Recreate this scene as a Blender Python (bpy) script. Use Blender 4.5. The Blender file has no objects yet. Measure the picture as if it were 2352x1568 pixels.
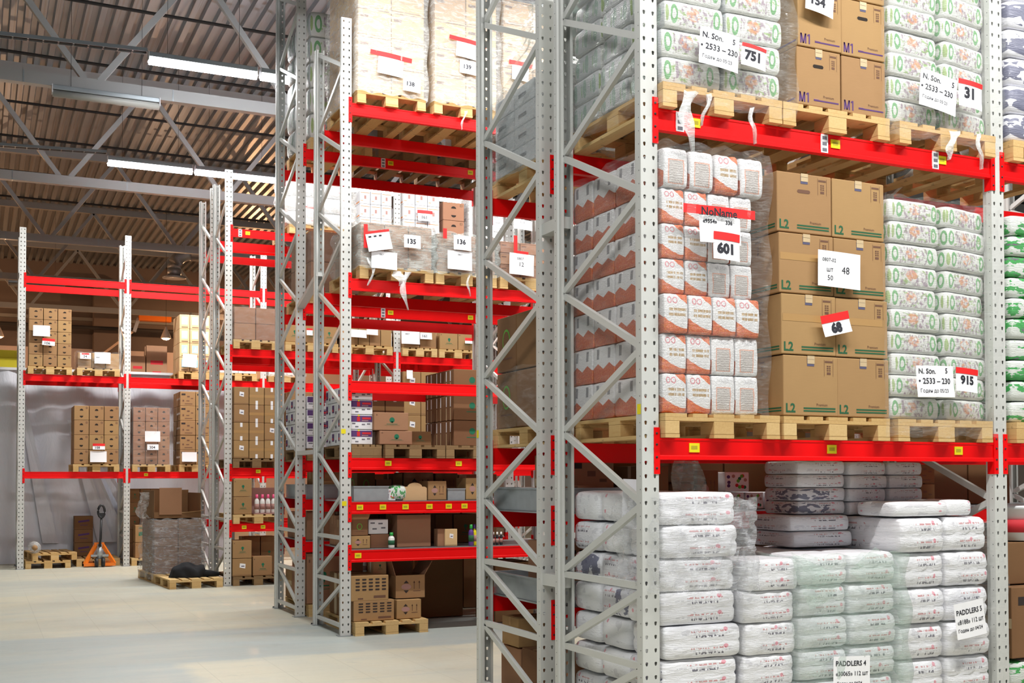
import bpy, bmesh, math, random
from mathutils import Vector, Matrix
random.seed(7)
SC = bpy.context.scene
COL = SC.collection
PI = math.pi

# ------------------------------------------------------------------ camera
F, YAW, PIT, ROL, CY = 2657.716, 0.432411, 0.02398987, -0.00189793, 1035.656
FW = Vector((math.sin(YAW)*math.cos(PIT), math.cos(YAW)*math.cos(PIT), math.sin(PIT)))
r0 = Vector((math.cos(YAW), -math.sin(YAW), 0)); u0 = r0.cross(FW)
RT = r0*math.cos(ROL) + u0*math.sin(ROL)
UP = -r0*math.sin(ROL) + u0*math.cos(ROL)
CAM = Vector((-3.64510523, -5.8323686, 1.68103928))
cd = bpy.data.cameras.new('camera'); cam = bpy.data.objects.new('camera', cd); COL.objects.link(cam)
cam.matrix_world = Matrix(((RT.x, UP.x, -FW.x, CAM.x), (RT.y, UP.y, -FW.y, CAM.y), (RT.z, UP.z, -FW.z, CAM.z), (0, 0, 0, 1)))
cd.sensor_width = 36; cd.lens = 36*F/2352; cd.shift_y = (CY-784)/2352; cd.clip_end = 200; cd.clip_start = .05
SC.camera = cam

def ray(px, py): return FW + RT*((px-1176)/F) - UP*((py-CY)/F)
def at(px, py, Y):            # the point of the plane y = Y seen at a pixel of the photograph
    d = ray(px, py); return CAM + d*((Y-CAM.y)/d.y)
def atz(px, py, Z):
    d = ray(px, py); return CAM + d*((Z-CAM.z)/d.z)
def atx(px, py, X):
    d = ray(px, py); return CAM + d*((X-CAM.x)/d.x)

# ------------------------------------------------------------------ materials
def lin(c):
    if isinstance(c, str): c = tuple(int(c[i:i+2], 16)/255 for i in (0, 2, 4))
    return tuple((x/12.92 if x <= .04045 else ((x+.055)/1.055)**2.4) for x in c[:3]) + (1,)

class G:
    """small helper that writes a node tree"""
    def __init__(s, name):
        s.m = bpy.data.materials.new(name); s.m.use_nodes = True
        s.t = s.m.node_tree; s.t.nodes.clear()
        s.out = s.n('ShaderNodeOutputMaterial')
    def n(s, k, **kw):
        x = s.t.nodes.new(k)
        for a, b in kw.items(): setattr(x, a, b)
        return x
    def set(s, sock, v):
        if isinstance(v, bpy.types.NodeSocket): s.t.links.new(v, sock)
        else: sock.default_value = v
    def m1(s, op, a, b=0.0, c=0.0):
        x = s.n('ShaderNodeMath', operation=op); s.set(x.inputs[0], a); s.set(x.inputs[1], b); s.set(x.inputs[2], c)
        return x.outputs[0]
    def add(s, a, b): return s.m1('ADD', a, b)
    def sub(s, a, b): return s.m1('SUBTRACT', a, b)
    def mul(s, a, b): return s.m1('MULTIPLY', a, b)
    def gt(s, a, b): return s.m1('GREATER_THAN', a, b)
    def lt(s, a, b): return s.m1('LESS_THAN', a, b)
    def band(s, x, a, b): return s.mul(s.gt(x, a), s.lt(x, b))
    def ell(s, u, v, cu, cv, ru, rv):
        a = s.m1('DIVIDE', s.sub(u, cu), ru); b = s.m1('DIVIDE', s.sub(v, cv), rv)
        return s.add(s.mul(a, a), s.mul(b, b))
    def mix(s, f, a, b):
        x = s.n('ShaderNodeMix', data_type='RGBA'); s.set(x.inputs[0], f); s.set(x.inputs[6], a); s.set(x.inputs[7], b)
        return x.outputs[2]
    def tc(s): return s.n('ShaderNodeTexCoord')
    def sep(s, v):
        x = s.n('ShaderNodeSeparateXYZ'); s.set(x.inputs[0], v); return x.outputs
    def comb(s, a, b, c):
        x = s.n('ShaderNodeCombineXYZ'); s.set(x.inputs[0], a); s.set(x.inputs[1], b); s.set(x.inputs[2], c); return x.outputs[0]
    def noise(s, v, scale=5, detail=3, rough=.5, dist=0):
        x = s.n('ShaderNodeTexNoise'); s.set(x.inputs['Vector'], v)
        x.inputs['Scale'].default_value = scale; x.inputs['Detail'].default_value = detail
        x.inputs['Roughness'].default_value = rough; x.inputs['Distortion'].default_value = dist
        return x.outputs[0]
    def ramp(s, f, stops):
        x = s.n('ShaderNodeValToRGB'); s.set(x.inputs[0], f)
        e = x.color_ramp.elements
        while len(e) < len(stops): e.new(.5)
        for el, (p, c) in zip(e, stops): el.position = p; el.color = c
        return x.outputs[0]
    def map(s, v, sc):
        x = s.n('ShaderNodeMapping'); s.set(x.inputs[0], v); x.inputs[3].default_value = sc; return x.outputs[0]
    def rnd(s): return s.n('ShaderNodeObjectInfo').outputs['Random']
    def bump(s, h, st=.3, d=.01):
        x = s.n('ShaderNodeBump'); x.inputs['Strength'].default_value = st; x.inputs['Distance'].default_value = d
        s.set(x.inputs['Height'], h); return x.outputs[0]
    def bsdf(s, col, rough=.6, metal=0, normal=None, spec=.5, emit=None, es=0):
        x = s.n('ShaderNodeBsdfPrincipled'); s.set(x.inputs['Base Color'], col); s.set(x.inputs['Roughness'], rough)
        s.set(x.inputs['Metallic'], metal); x.inputs['Specular IOR Level'].default_value = spec
        if normal is not None: s.set(x.inputs['Normal'], normal)
        if emit: x.inputs['Emission Color'].default_value = emit; x.inputs['Emission Strength'].default_value = es
        return x.outputs[0]
    def done(s, sh):
        s.t.links.new(sh, s.out.inputs[0]); return s.m

MATS = {}
def simple(name, c, rough=.6, metal=0, var=0, scale=6, spec=.5, rv=0):
    g = G(name); col = lin(c)
    if var or rv:
        o = g.tc().outputs['Object']
        n = g.noise(o, scale, 4)
        f = g.mul(g.sub(n, .5), 2*var)
        if rv: f = g.add(f, g.mul(g.sub(g.rnd(), .5), rv))
        h = g.n('ShaderNodeHueSaturation'); g.set(h.inputs['Color'], col); g.set(h.inputs['Value'], g.add(f, 1.0)); col = h.outputs[0]
    m = g.done(g.bsdf(col, rough, metal, spec=spec)); MATS[name] = m; return m

simple('rack_white', 'c9cac6', .38, 0, .03, 3)
simple('rack_red', 'ee0308', .45, 0, .05, 3, .22)
simple('steel_dark', '2b2b2b', .6)
simple('galvanised', 'a7adb0', .35, .7, .12, 5)
simple('truss_paint', 'a9a8a6', .5, 0, .05, 2)
simple('paper', 'f1f1f4', .8, 0, .03, 5)
simple('paper_red', 'e81c1c', .6)
simple('ink', '23232c', .8)
simple('ink_soft', '6d6a72', .8)
simple('sticker_yellow', 'e8d80c', .6)
simple('print_green', '1f5a3a', .8)
simple('print_leaf', '146b4c', .8)
simple('print_purple', '54346b', .8)
simple('print_slate', '54526e', .8)
simple('print_dark', '2c2220', .8)
simple('print_brown', '6b4a38', .8)
simple('print_pink', 'a98078', .8)
simple('print_red', 'c8202c', .7)
simple('print_orange', 'd98436', .7)
simple('print_gold', '8a6a28', .7)
simple('sticker_ink', 'b3a51a', .7)
simple('print_white', 'dfdfe2', .8)
simple('print_blue', '9fd6ea', .7)
simple('print_lime', '5faa3a', .7)
simple('slot_dark', '241a14', .9)
simple('cap_green', '1c9a3c', .4)
simple('cap_pink', 'e0507e', .4)
simple('bottle_white', 'e6e6e2', .4)
simple('bottle_purple', '5b3a86', .4)
simple('bottle_black', '16161a', .4)
simple('orange_paint', 'e8781c', .4)
simple('black_rubber', '17181b', .55)
simple('black_cloth', '121317', .9, 0, .3, 20)
simple('yellow_carton', 'd2c22c', .8, 0, .1, 4)
simple('grey_tray', '99a0a4', .35, .2, .2, 12)
simple('warm_shade', 'd8b89c', .5)
simple('duct_metal', 'b4b4b6', .35, .4, .12, 4)
simple('conduit', '2a2624', .7)
simple('white_pail', 'd9dadd', .5)

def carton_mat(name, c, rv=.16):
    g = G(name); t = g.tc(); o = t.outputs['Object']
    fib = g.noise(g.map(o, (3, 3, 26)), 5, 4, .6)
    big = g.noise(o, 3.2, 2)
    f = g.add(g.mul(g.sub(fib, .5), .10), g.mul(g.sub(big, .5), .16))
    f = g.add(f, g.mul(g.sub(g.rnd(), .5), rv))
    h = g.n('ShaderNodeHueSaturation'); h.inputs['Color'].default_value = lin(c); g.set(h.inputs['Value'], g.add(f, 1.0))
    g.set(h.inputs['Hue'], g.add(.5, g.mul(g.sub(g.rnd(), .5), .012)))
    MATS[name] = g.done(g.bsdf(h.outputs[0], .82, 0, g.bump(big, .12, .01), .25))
carton_mat('kraft', 'a27f57')
carton_mat('kraft_pale', 'cfae82')
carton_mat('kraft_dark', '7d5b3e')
carton_mat('kraft_pink', '9c7358')
simple('tape_tan', 'b08a58', .35)
simple('tape_clear', 'c7b08c', .25)

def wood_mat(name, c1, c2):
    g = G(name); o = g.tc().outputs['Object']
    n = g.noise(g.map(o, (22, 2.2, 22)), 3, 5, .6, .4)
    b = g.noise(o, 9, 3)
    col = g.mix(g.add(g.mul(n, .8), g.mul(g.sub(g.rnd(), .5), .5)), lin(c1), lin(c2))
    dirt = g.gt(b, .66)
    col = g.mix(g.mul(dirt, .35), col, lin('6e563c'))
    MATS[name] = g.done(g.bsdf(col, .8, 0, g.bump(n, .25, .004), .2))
wood_mat('pallet_wood', 'c09a62', 'dcc08c')
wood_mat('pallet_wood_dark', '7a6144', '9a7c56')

def uvz(g):
    t = g.tc(); s = g.sep(t.outputs['Generated']); nn = g.sep(t.outputs['Normal'])
    side = g.gt(g.m1('ABSOLUTE', nn[0]), .6)
    u = g.add(g.mul(s[0], g.sub(1, side)), g.mul(s[1], side))
    return t, u, s[2], side

def bag_green():
    g = G('bag_green_print'); soft = lambda x, t, k: g.m1('MINIMUM', g.m1('MAXIMUM', g.mul(g.sub(x, t), k), 0.0), 1.0); t, u, z, side = uvz(g); r = g.rnd(); gen = t.outputs['Generated']
    u = g.add(u, g.mul(g.sub(r, .5), .12))
    col = lin('dfe0dc')
    off = g.mul(r, 37.0)
    tx = g.noise(g.comb(g.add(g.mul(u, 22), off), off, g.mul(z, 5)), 1.0, 2, .5)
    t2 = g.noise(g.comb(g.add(g.mul(u, 11), off), g.add(off, 5), g.mul(z, 6)), 1.0, 3, .6)
    zone = g.mul(g.band(u, .24, .78), g.band(z, .12, .86))
    col = g.mix(g.mul(g.mul(zone, soft(tx, .47, 7)), .8), col, lin('8a6a84'))
    zone2 = g.mul(g.band(u, .2, .95), g.band(z, .15, .85))
    col = g.mix(g.mul(g.mul(zone2, soft(t2, .55, 9)), .85), col, lin('86ad4e'))
    e = g.ell(u, z, .46, .56, .12, .27)
    col = g.mix(g.mul(g.mul(soft(g.sub(1, e), 0, 3), soft(t2, .42, 8)), .75), col, lin('dd8a58'))
    for cu in (.15, .84):
        e = g.ell(u, z, cu, .5, .06, .34)
        ring = g.mul(g.lt(e, 1), g.gt(g.add(e, g.mul(tx, .5)), .55))
        col = g.mix(g.mul(ring, .85), col, lin('3f9f45'))
    e = g.ell(u, z, .04, .5, .022, .3)
    col = g.mix(g.mul(g.lt(e, 1), .8), col, lin('86a83c'))
    b = g.noise(g.map(gen, (5, 5, 14)), 2.2, 4, .6, .8)
    col = g.mix(.06, col, lin('f4f4f2'))
    MATS['bag_green_print'] = g.done(g.bsdf(col, .32, 0, g.bump(b, .55, .03), .45))
bag_green()

def bag_side_green():
    g = G('bag_end_print'); t, u, z, side = uvz(g); r = g.rnd(); gen = t.outputs['Generated']
    fu = g.m1('FRACT', g.mul(u, 3.0))
    off = g.mul(r, 23.0)
    n = g.noise(g.comb(g.add(g.mul(u, 12), off), off, g.mul(z, 7)), 1.0, 3, .6)
    col = lin('c2c5c6')
    e = g.ell(fu, z, .5, .5, .2, .36)
    col = g.mix(g.mul(g.mul(g.lt(e, 1), g.gt(n, .38)), .62), col, lin('6f9a80'))
    col = g.mix(g.mul(g.gt(n, .63), .5), col, lin('8f9aa4'))
    e = g.ell(fu, z, .82, .45, .05, .25)
    col = g.mix(g.mul(g.lt(e, 1), .6), col, lin('6fae58'))
    b = g.noise(g.map(gen, (5, 5, 12)), 2.4, 4, .6, .8)
    MATS['bag_end_print'] = g.done(g.bsdf(col, .3, 0, g.bump(b, .5, .03), .5))
bag_side_green()

def bag_white(name, base, navy):
    g = G(name); t, u, z0, side = uvz(g); r = g.rnd(); gen = t.outputs['Generated']; z = g.m1('FRACT', g.mul(z0, 1.99))
    off = g.mul(r, 51.0)
    col = lin(base)
    tx = g.noise(g.comb(g.add(g.mul(u, 34), off), off, g.mul(z, 3)), 1.0, 1, .5)
    t2 = g.noise(g.comb(g.add(g.mul(u, 5), off), off, g.mul(z0, 3.2)), 1.0, 2, .5)
    ga = g.mul(g.gt(tx, .5), 0.0 if name == 'bag_plain_white' else 1.0)
    col = g.mix(g.mul(g.mul(g.mul(g.band(z, .56, .66), g.band(u, .34, .82)), ga), .8), col, lin('c07878'))
    col = g.mix(g.mul(g.mul(g.mul(g.band(z, .25, .39), g.band(u, .4, .76)), ga), .85), col, lin('4c4858'))
    col = g.mix(g.mul(g.mul(g.band(z, .42, .5), g.mul(g.band(u, .2, .9), ga)), .3), col, lin('7f7f8a'))
    col = g.mix(g.mul(g.mul(g.gt(t2, .62), g.band(z, .2, .8)), .28), col, lin('9a98a4'))
    e = g.ell(u, z, g.add(.6, g.mul(r, .3)), .7, .03, .12)
    col = g.mix(g.mul(g.lt(e, 1), .6), col, lin('d8486a'))
    if navy:
        e = g.ell(u, z0, .3, .5, .34, .42)
        m = g.mul(g.lt(e, 1), g.gt(t2, .47))
        col = g.mix(g.mul(m, .85), col, lin('555873'))
    b = g.noise(g.map(gen, (4, 4, 6)), 1.6, 4, .6, 1.0); b2 = g.noise(g.map(gen, (2.4, 2.4, 7)), 2.0, 3, .55, 1.2)
    MATS[name] = g.done(g.bsdf(col, .33, 0, g.bump(g.add(b, g.mul(b2, .7)), .3, .03), .45))
bag_white('bag_white_print', 'e4e4e8', False)
bag_white('bag_navy_print', 'dcdce2', True)
bag_white('bag_plain_white', 'e8e9ec', False)

def bag_bright_green():
    g = G('bag_bright_green'); t, u, z, side = uvz(g); r = g.rnd(); gen = t.outputs['Generated']
    off = g.mul(r, 51.0)
    n = g.noise(g.comb(g.add(g.mul(u, 5), off), off, g.mul(z, 3)), 1.0, 3, .6)
    col = g.mix(g.gt(n, .53), lin('dfe4de'), lin('4aa85a'))
    col = g.mix(g.mul(g.gt(n, .64), .8), col, lin('7a4a7c'))
    b = g.noise(g.map(gen, (6, 6, 9)), 2.0, 5, .62, 1.0)
    MATS['bag_bright_green'] = g.done(g.bsdf(col, .35, 0, g.bump(b, .6, .03), .45))
bag_bright_green()

def roll_pack(name, panel, sidev=False):
    g = G(name); t, u, z, side = uvz(g); r = g.rnd(); gen = t.outputs['Generated']
    off = g.mul(r, 19.0)
    spk = g.noise(g.map(gen, (14, 14, 18)), 2.5, 3, .7)
    org = g.mix(g.gt(spk, .55), lin('c65a38'), lin('d98a3c'))
    col = lin('d6d5d6')
    if panel:
        bx = g.mul(g.band(u, .2, .8), g.band(z, .1, .7))
        inn = g.mul(g.band(u, .24, .76), g.band(z, .12, .67))
        col = g.mix(g.mul(bx, .7), col, lin('cf7a4a'))
        ln = g.gt(g.m1('SINE', g.mul(z, 110)), -.1)
        col = g.mix(inn, col, g.mix(ln, lin('c2bcb8'), lin('a7a09c')))
        e = g.ell(u, z, .6, .86, .3, .06)
        col = g.mix(g.mul(g.lt(e, 1), g.mul(g.gt(spk, .5), .5)), col, lin('77757e'))
    elif sidev:
        w = g.sub(.52, g.mul(.16, g.m1('ABSOLUTE', g.sub(g.mul(g.m1('FRACT', g.mul(u, 2.0)), 2.0), 1.0))))
        col = g.mix(g.lt(z, w), col, g.mix(g.gt(spk, .55), lin('b4553f'), lin('c47a46')))
        fu = g.m1('FRACT', g.mul(u, 2.0))
        col = g.mix(g.mul(g.mul(g.band(fu, .4, .62), g.band(z, .64, .92)), .75), col, lin('5a5960'))
    else:
        wav = g.add(.13, g.mul(.27, g.m1('POWER', g.m1('MAXIMUM', g.sub(1, g.mul(u, 1.15)), 0.0), 1.6)))
        col = g.mix(g.lt(z, wav), col, org)
        wav2 = g.sub(1.0, g.mul(.5, g.m1('POWER', g.m1('MAXIMUM', g.sub(u, .52), 0.0), .8)))
        col = g.mix(g.gt(z, wav2), col, org)
        tx = g.noise(g.comb(g.mul(u, 26), off, 0.0), 1.0, 1, .5)
        for zc in (.47, .6):
            col = g.mix(g.mul(g.mul(g.band(z, zc-.035, zc+.035), g.band(u, .22, .9)), g.mul(g.gt(tx, .4), .85)), col, lin('a07c3a'))
        for cu in (.24, .46):
            e = g.ell(u, z, cu, .83, .1, .085)
            col = g.mix(g.mul(g.band(e, .4, 1), .75), col, lin('c2485a'))
    b = g.noise(g.map(gen, (5, 5, 9)), 2.4, 4, .6, .8)
    MATS[name] = g.done(g.bsdf(col, .3, 0, g.bump(b, .45, .02), .5))
roll_pack('roll_pack_front', False)
roll_pack('roll_pack_panel', True)
roll_pack('roll_pack_side', False, True)

def film(name, tint, base, streak, rough=.12):
    g = G(name); t = g.tc(); o = t.outputs['Object']
    n = g.noise(g.map(o, (2.0, 2.0, 7)), 2.4, 5, .65, 1.6)
    n2 = g.noise(g.map(o, (3.0, 3.0, 20)), 3.0, 3, .6, 1.0)
    st = g.m1('POWER', g.m1('MAXIMUM', g.sub(g.mul(n, 2.0), .72), 0.0), 2.0)
    fac = g.m1('MINIMUM', g.add(base, g.mul(g.add(st, g.mul(g.gt(n2, .6), .12)), streak)), .96)
    sh = g.bsdf(lin(tint), rough, 0, g.bump(n2, .6, .02), .8)
    tr = g.n('ShaderNodeBsdfTransparent'); tr.inputs[0].default_value = (1, 1, 1, 1)
    x = g.n('ShaderNodeMixShader'); g.set(x.inputs[0], fac); g.t.links.new(tr.outputs[0], x.inputs[1]); g.t.links.new(sh, x.inputs[2])
    MATS[name] = g.done(x.outputs[0])
film('film_clear', 'e6eae8', .05, .3)
film('film_milky', 'c9d2ce', .3, .7)
film('film_grey', 'b4bcbc', .4, .7)
film('film_green', 'bcd2c6', .24, .5)
film('film_white', 'e6e6e2', .26, .9, .2)
film('film_streaky', 'dcdee2', .18, 1.1)
film('film_tail', 'e8ebea', .55, .4)

# ------------------------------------------------------------------ mesh builder
class MB:
    def __init__(s): s.v = []; s.f = []; s.mi = []; s.slots = []; s.sm = []
    def slot(s, m):
        if m not in s.slots: s.slots.append(m)
        return s.slots.index(m)
    def face(s, pts, m, sm=False):
        b = len(s.v); s.v.extend(tuple(p) for p in pts); s.f.append(tuple(range(b, b+len(pts)))); s.mi.append(s.slot(m)); s.sm.append(sm)
    def raw(s, vs, fs, m, sm=False):
        b = len(s.v); s.v.extend(tuple(p) for p in vs); k = s.slot(m)
        for f in fs: s.f.append(tuple(b+i for i in f)); s.mi.append(k); s.sm.append(sm)
    def box(s, x0, y0, z0, x1, y1, z1, m, c=0.0):
        if c <= 0:
            vs = [(x, y, z) for z in (z0, z1) for y in (y0, y1) for x in (x0, x1)]
            s.raw(vs, [(0, 2, 3, 1), (4, 5, 7, 6), (0, 1, 5, 4), (2, 6, 7, 3), (0, 4, 6, 2), (1, 3, 7, 5)], m); return
        bm = bmesh.new(); bmesh.ops.create_cube(bm, size=1)
        for v in bm.verts: v.co = Vector(((x0+x1)/2+v.co.x*(x1-x0), (y0+y1)/2+v.co.y*(y1-y0), (z0+z1)/2+v.co.z*(z1-z0)))
        bmesh.ops.bevel(bm, geom=list(bm.edges), offset=c, segments=2, profile=.5, affect='EDGES')
        s.bm(bm, m)
    def bm(s, bm, m, sm=False):
        bm.verts.index_update()
        s.raw([v.co for v in bm.verts], [[v.index for v in f.verts] for f in bm.faces], m, sm); bm.free()
    def bar(s, p, q, w, h, m, up=(0, 0, 1)):
        p = Vector(p); q = Vector(q); d = (q-p).normalized(); a = d.cross(Vector(up))
        if a.length < 1e-4: a = d.cross(Vector((1, 0, 0)))
        a.normalize(); b = a.cross(d); vs = []
        for e in (p, q):
            for sa, sb in ((-1, -1), (1, -1), (1, 1), (-1, 1)): vs.append(e + a*(sa*w/2) + b*(sb*h/2))
        s.raw(vs, [(3, 2, 1, 0), (4, 5, 6, 7), (0, 1, 5, 4), (1, 2, 6, 5), (2, 3, 7, 6), (3, 0, 4, 7)], m)
    def tube(s, pts, r, m, n=8, closed=True):
        pts = [Vector(p) for p in pts]; rs = r if isinstance(r, (list, tuple)) else [r]*len(pts); vs = []; fs = []
        ref = Vector((0, 0, 1))
        for i, p in enumerate(pts):
            d = (pts[min(i+1, len(pts)-1)]-pts[max(i-1, 0)]).normalized()
            a = d.cross(ref if abs(d.dot(ref)) < .98 else Vector((1, 0, 0))).normalized(); b = a.cross(d)
            for k in range(n): vs.append(p + (a*math.cos(2*PI*k/n) + b*math.sin(2*PI*k/n))*rs[i])
        for i in range(len(pts)-1):
            for k in range(n): fs.append((i*n+k, i*n+(k+1) % n, (i+1)*n+(k+1) % n, (i+1)*n+k))
        if closed: fs.append(tuple(range(n-1, -1, -1))); fs.append(tuple((len(pts)-1)*n+k for k in range(n)))
        s.raw(vs, fs, m, True)
    def lathe(s, prof, c, m, n=16):
        vs = []; fs = []
        for (r, z) in prof:
            for k in range(n): vs.append((c[0]+r*math.cos(2*PI*k/n), c[1]+r*math.sin(2*PI*k/n), c[2]+z))
        for i in range(len(prof)-1):
            for k in range(n): fs.append((i*n+k, i*n+(k+1) % n, (i+1)*n+(k+1) % n, (i+1)*n+k))
        fs.append(tuple(range(n-1, -1, -1))); fs.append(tuple((len(prof)-1)*n+k for k in range(n)))
        s.raw(vs, fs, m, True)
    def mesh(s, name):
        me = bpy.data.meshes.new(name); me.from_pydata(s.v, [], s.f)
        for m in s.slots: me.materials.append(MATS[m])
        me.polygons.foreach_set('material_index', s.mi); me.polygons.foreach_set('use_smooth', s.sm); me.update(); return me
    def build(s, name, parent=None, loc=(0, 0, 0), rz=0): return put(name, s.mesh(name), parent, loc, rz)

def put(name, me, parent=None, loc=(0, 0, 0), rz=0):
    o = bpy.data.objects.new(name, me); COL.objects.link(o)
    o.location = loc; o.rotation_euler = (0, 0, rz)
    if parent is not None: o.parent = parent
    return o
def tag(o, label, cat, group=None):
    o['label'] = label; o['category'] = cat
    if group: o['group'] = group
    return o
def thing(name, label, cat, loc=(0, 0, 0), rz=0, group=None):
    return tag(put(name, None, None, loc, rz), label, cat, group)
def struct(o): o['kind'] = 'structure'; return o

TXT = {}
def textgeo(s, bold=.0):
    k = (s, bold)
    if k not in TXT:
        cu = bpy.data.curves.new('t', 'FONT'); cu.body = s; cu.size = 1; cu.offset = bold; cu.resolution_u = 2
        ob = bpy.data.objects.new('t', cu); COL.objects.link(ob)
        dg = bpy.context.evaluated_depsgraph_get(); ev = ob.evaluated_get(dg); me = ev.to_mesh()
        vs = [(v.co.x, v.co.y) for v in me.vertices]; fs = [tuple(p.vertices) for p in me.polygons]
        ev.to_mesh_clear(); COL.objects.unlink(ob); bpy.data.objects.remove(ob); bpy.data.curves.remove(cu)
        x0 = min(v[0] for v in vs); x1 = max(v[0] for v in vs); y0 = min(v[1] for v in vs); y1 = max(v[1] for v in vs)
        TXT[k] = ([((x-x0)/(y1-y0), (y-y0)/(y1-y0)) for x, y in vs], fs, (x1-x0)/(y1-y0))
    return TXT[k]

class Face:
    """a flat face of a box to print on: origin lower left, u right, v up, n outward"""
    def __init__(s, mb, o, u, v, w, h, off=.0012):
        s.mb = mb; s.o = Vector(o); s.u = Vector(u); s.v = Vector(v); s.n = s.u.cross(s.v); s.w = w; s.h = h; s.off = off
    def p(s, a, b, k=1): return s.o + s.u*(a*s.w) + s.v*(b*s.h) + s.n*(s.off*k)
    def rect(s, a0, b0, a1, b1, m, k=1): s.mb.face([s.p(a0, b0, k), s.p(a1, b0, k), s.p(a1, b1, k), s.p(a0, b1, k)], m)
    def poly(s, pts, m, k=1): s.mb.face([s.p(a, b, k) for a, b in pts], m)
    def disc(s, a, b, ra, rb, m, k=1, n=16): s.poly([(a+ra*math.cos(2*PI*i/n), b+rb*math.sin(2*PI*i/n)) for i in range(n)], m, k)
    def text(s, t, a, b, hh, m, bold=.0, k=1, wmax=None):   # hh = letter height as a share of the face height
        vs, fs, asp = textgeo(t, bold); H = hh*s.h; sx = 1.0
        if wmax and asp*H > wmax*s.w: sx = wmax*s.w/(asp*H)
        s.mb.raw([s.o + s.u*(a*s.w + x*H*sx) + s.v*(b*s.h + y*H) + s.n*(s.off*k) for x, y in vs], fs, m)
ORD = ['first', 'second', 'third', 'fourth', 'fifth', 'sixth', 'seventh', 'eighth', 'ninth', 'tenth', 'eleventh', 'twelfth', 'thirteenth', 'fourteenth', 'fifteenth', 'sixteenth']
def level_word(i, n):      # i counts from the bottom
    k = n-1-i
    if n == 1: return ''
    if k == 0: return 'top layer'
    if i == 0: return 'bottom layer'
    return ORD[k] + ' layer down' 
def col_word(c, n):
    if n == 1: return ''
    if n == 2: return ('left', 'right')[c]
    if n == 3: return ('left', 'middle', 'right')[c]
    return ORD[c] + ' column'
def lab(*parts): return ' '.join(p for p in parts if p)

# ------------------------------------------------------------------ pallets
PM = {}
def pallet_meshes(w, d, m):
    k = (w, d, m)
    if k in PM: return PM[k]
    a = MB()
    wid = [q*w/.8 for q in (.145, .1, .145, .1, .145)]; tot = sum(wid); gap = (w-tot)/4; x = -w/2
    for i, b in enumerate(wid):
        a.box(x, 0, .122, x+b, d, .144, m); x += b+gap
    for y in (0, d/2-.0725, d-.145): a.box(-w/2, y, .1, w/2, y+.145, .1215, m)
    deck = a.mesh('deck')
    b = MB(); b.box(-.05, 0, 0, .05, .145, .0775, m, .004); bl = b.mesh('block')
    b = MB(); b.box(-.0725, 0, 0, .0725, .145, .0775, m, .004); blw = b.mesh('block')
    b = MB(); b.box(-.05, 0, 0, .05, d, .0215, m); sk = b.mesh('skid_board')
    b = MB(); b.box(-.0725, 0, 0, .0725, d, .0215, m); skw = b.mesh('skid_board')
    PM[k] = (deck, bl, blw, sk, skw); return PM[k]
def pallet(x, y, z, label, w=.8, d=1.2, m='pallet_wood', rz=0, group='wooden pallets', parts=True):
    """x = middle of the front edge, y = front edge"""
    t = thing('pallet', label, 'pallet', (x, y, z), rz, group)
    deck, bl, blw, sk, skw = pallet_meshes(round(w, 2), round(d, 2), m)
    put('deck', deck, t)
    for i, cx in enumerate((-w/2+.05, 0, w/2-.05)):
        put('skid_board', skw if i == 1 else sk, t, (cx, 0, 0))
        for cy in (0, d/2-.0725, d-.145): put('block', blw if i == 1 else bl, t, (cx, cy, .0218))
    return t

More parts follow.
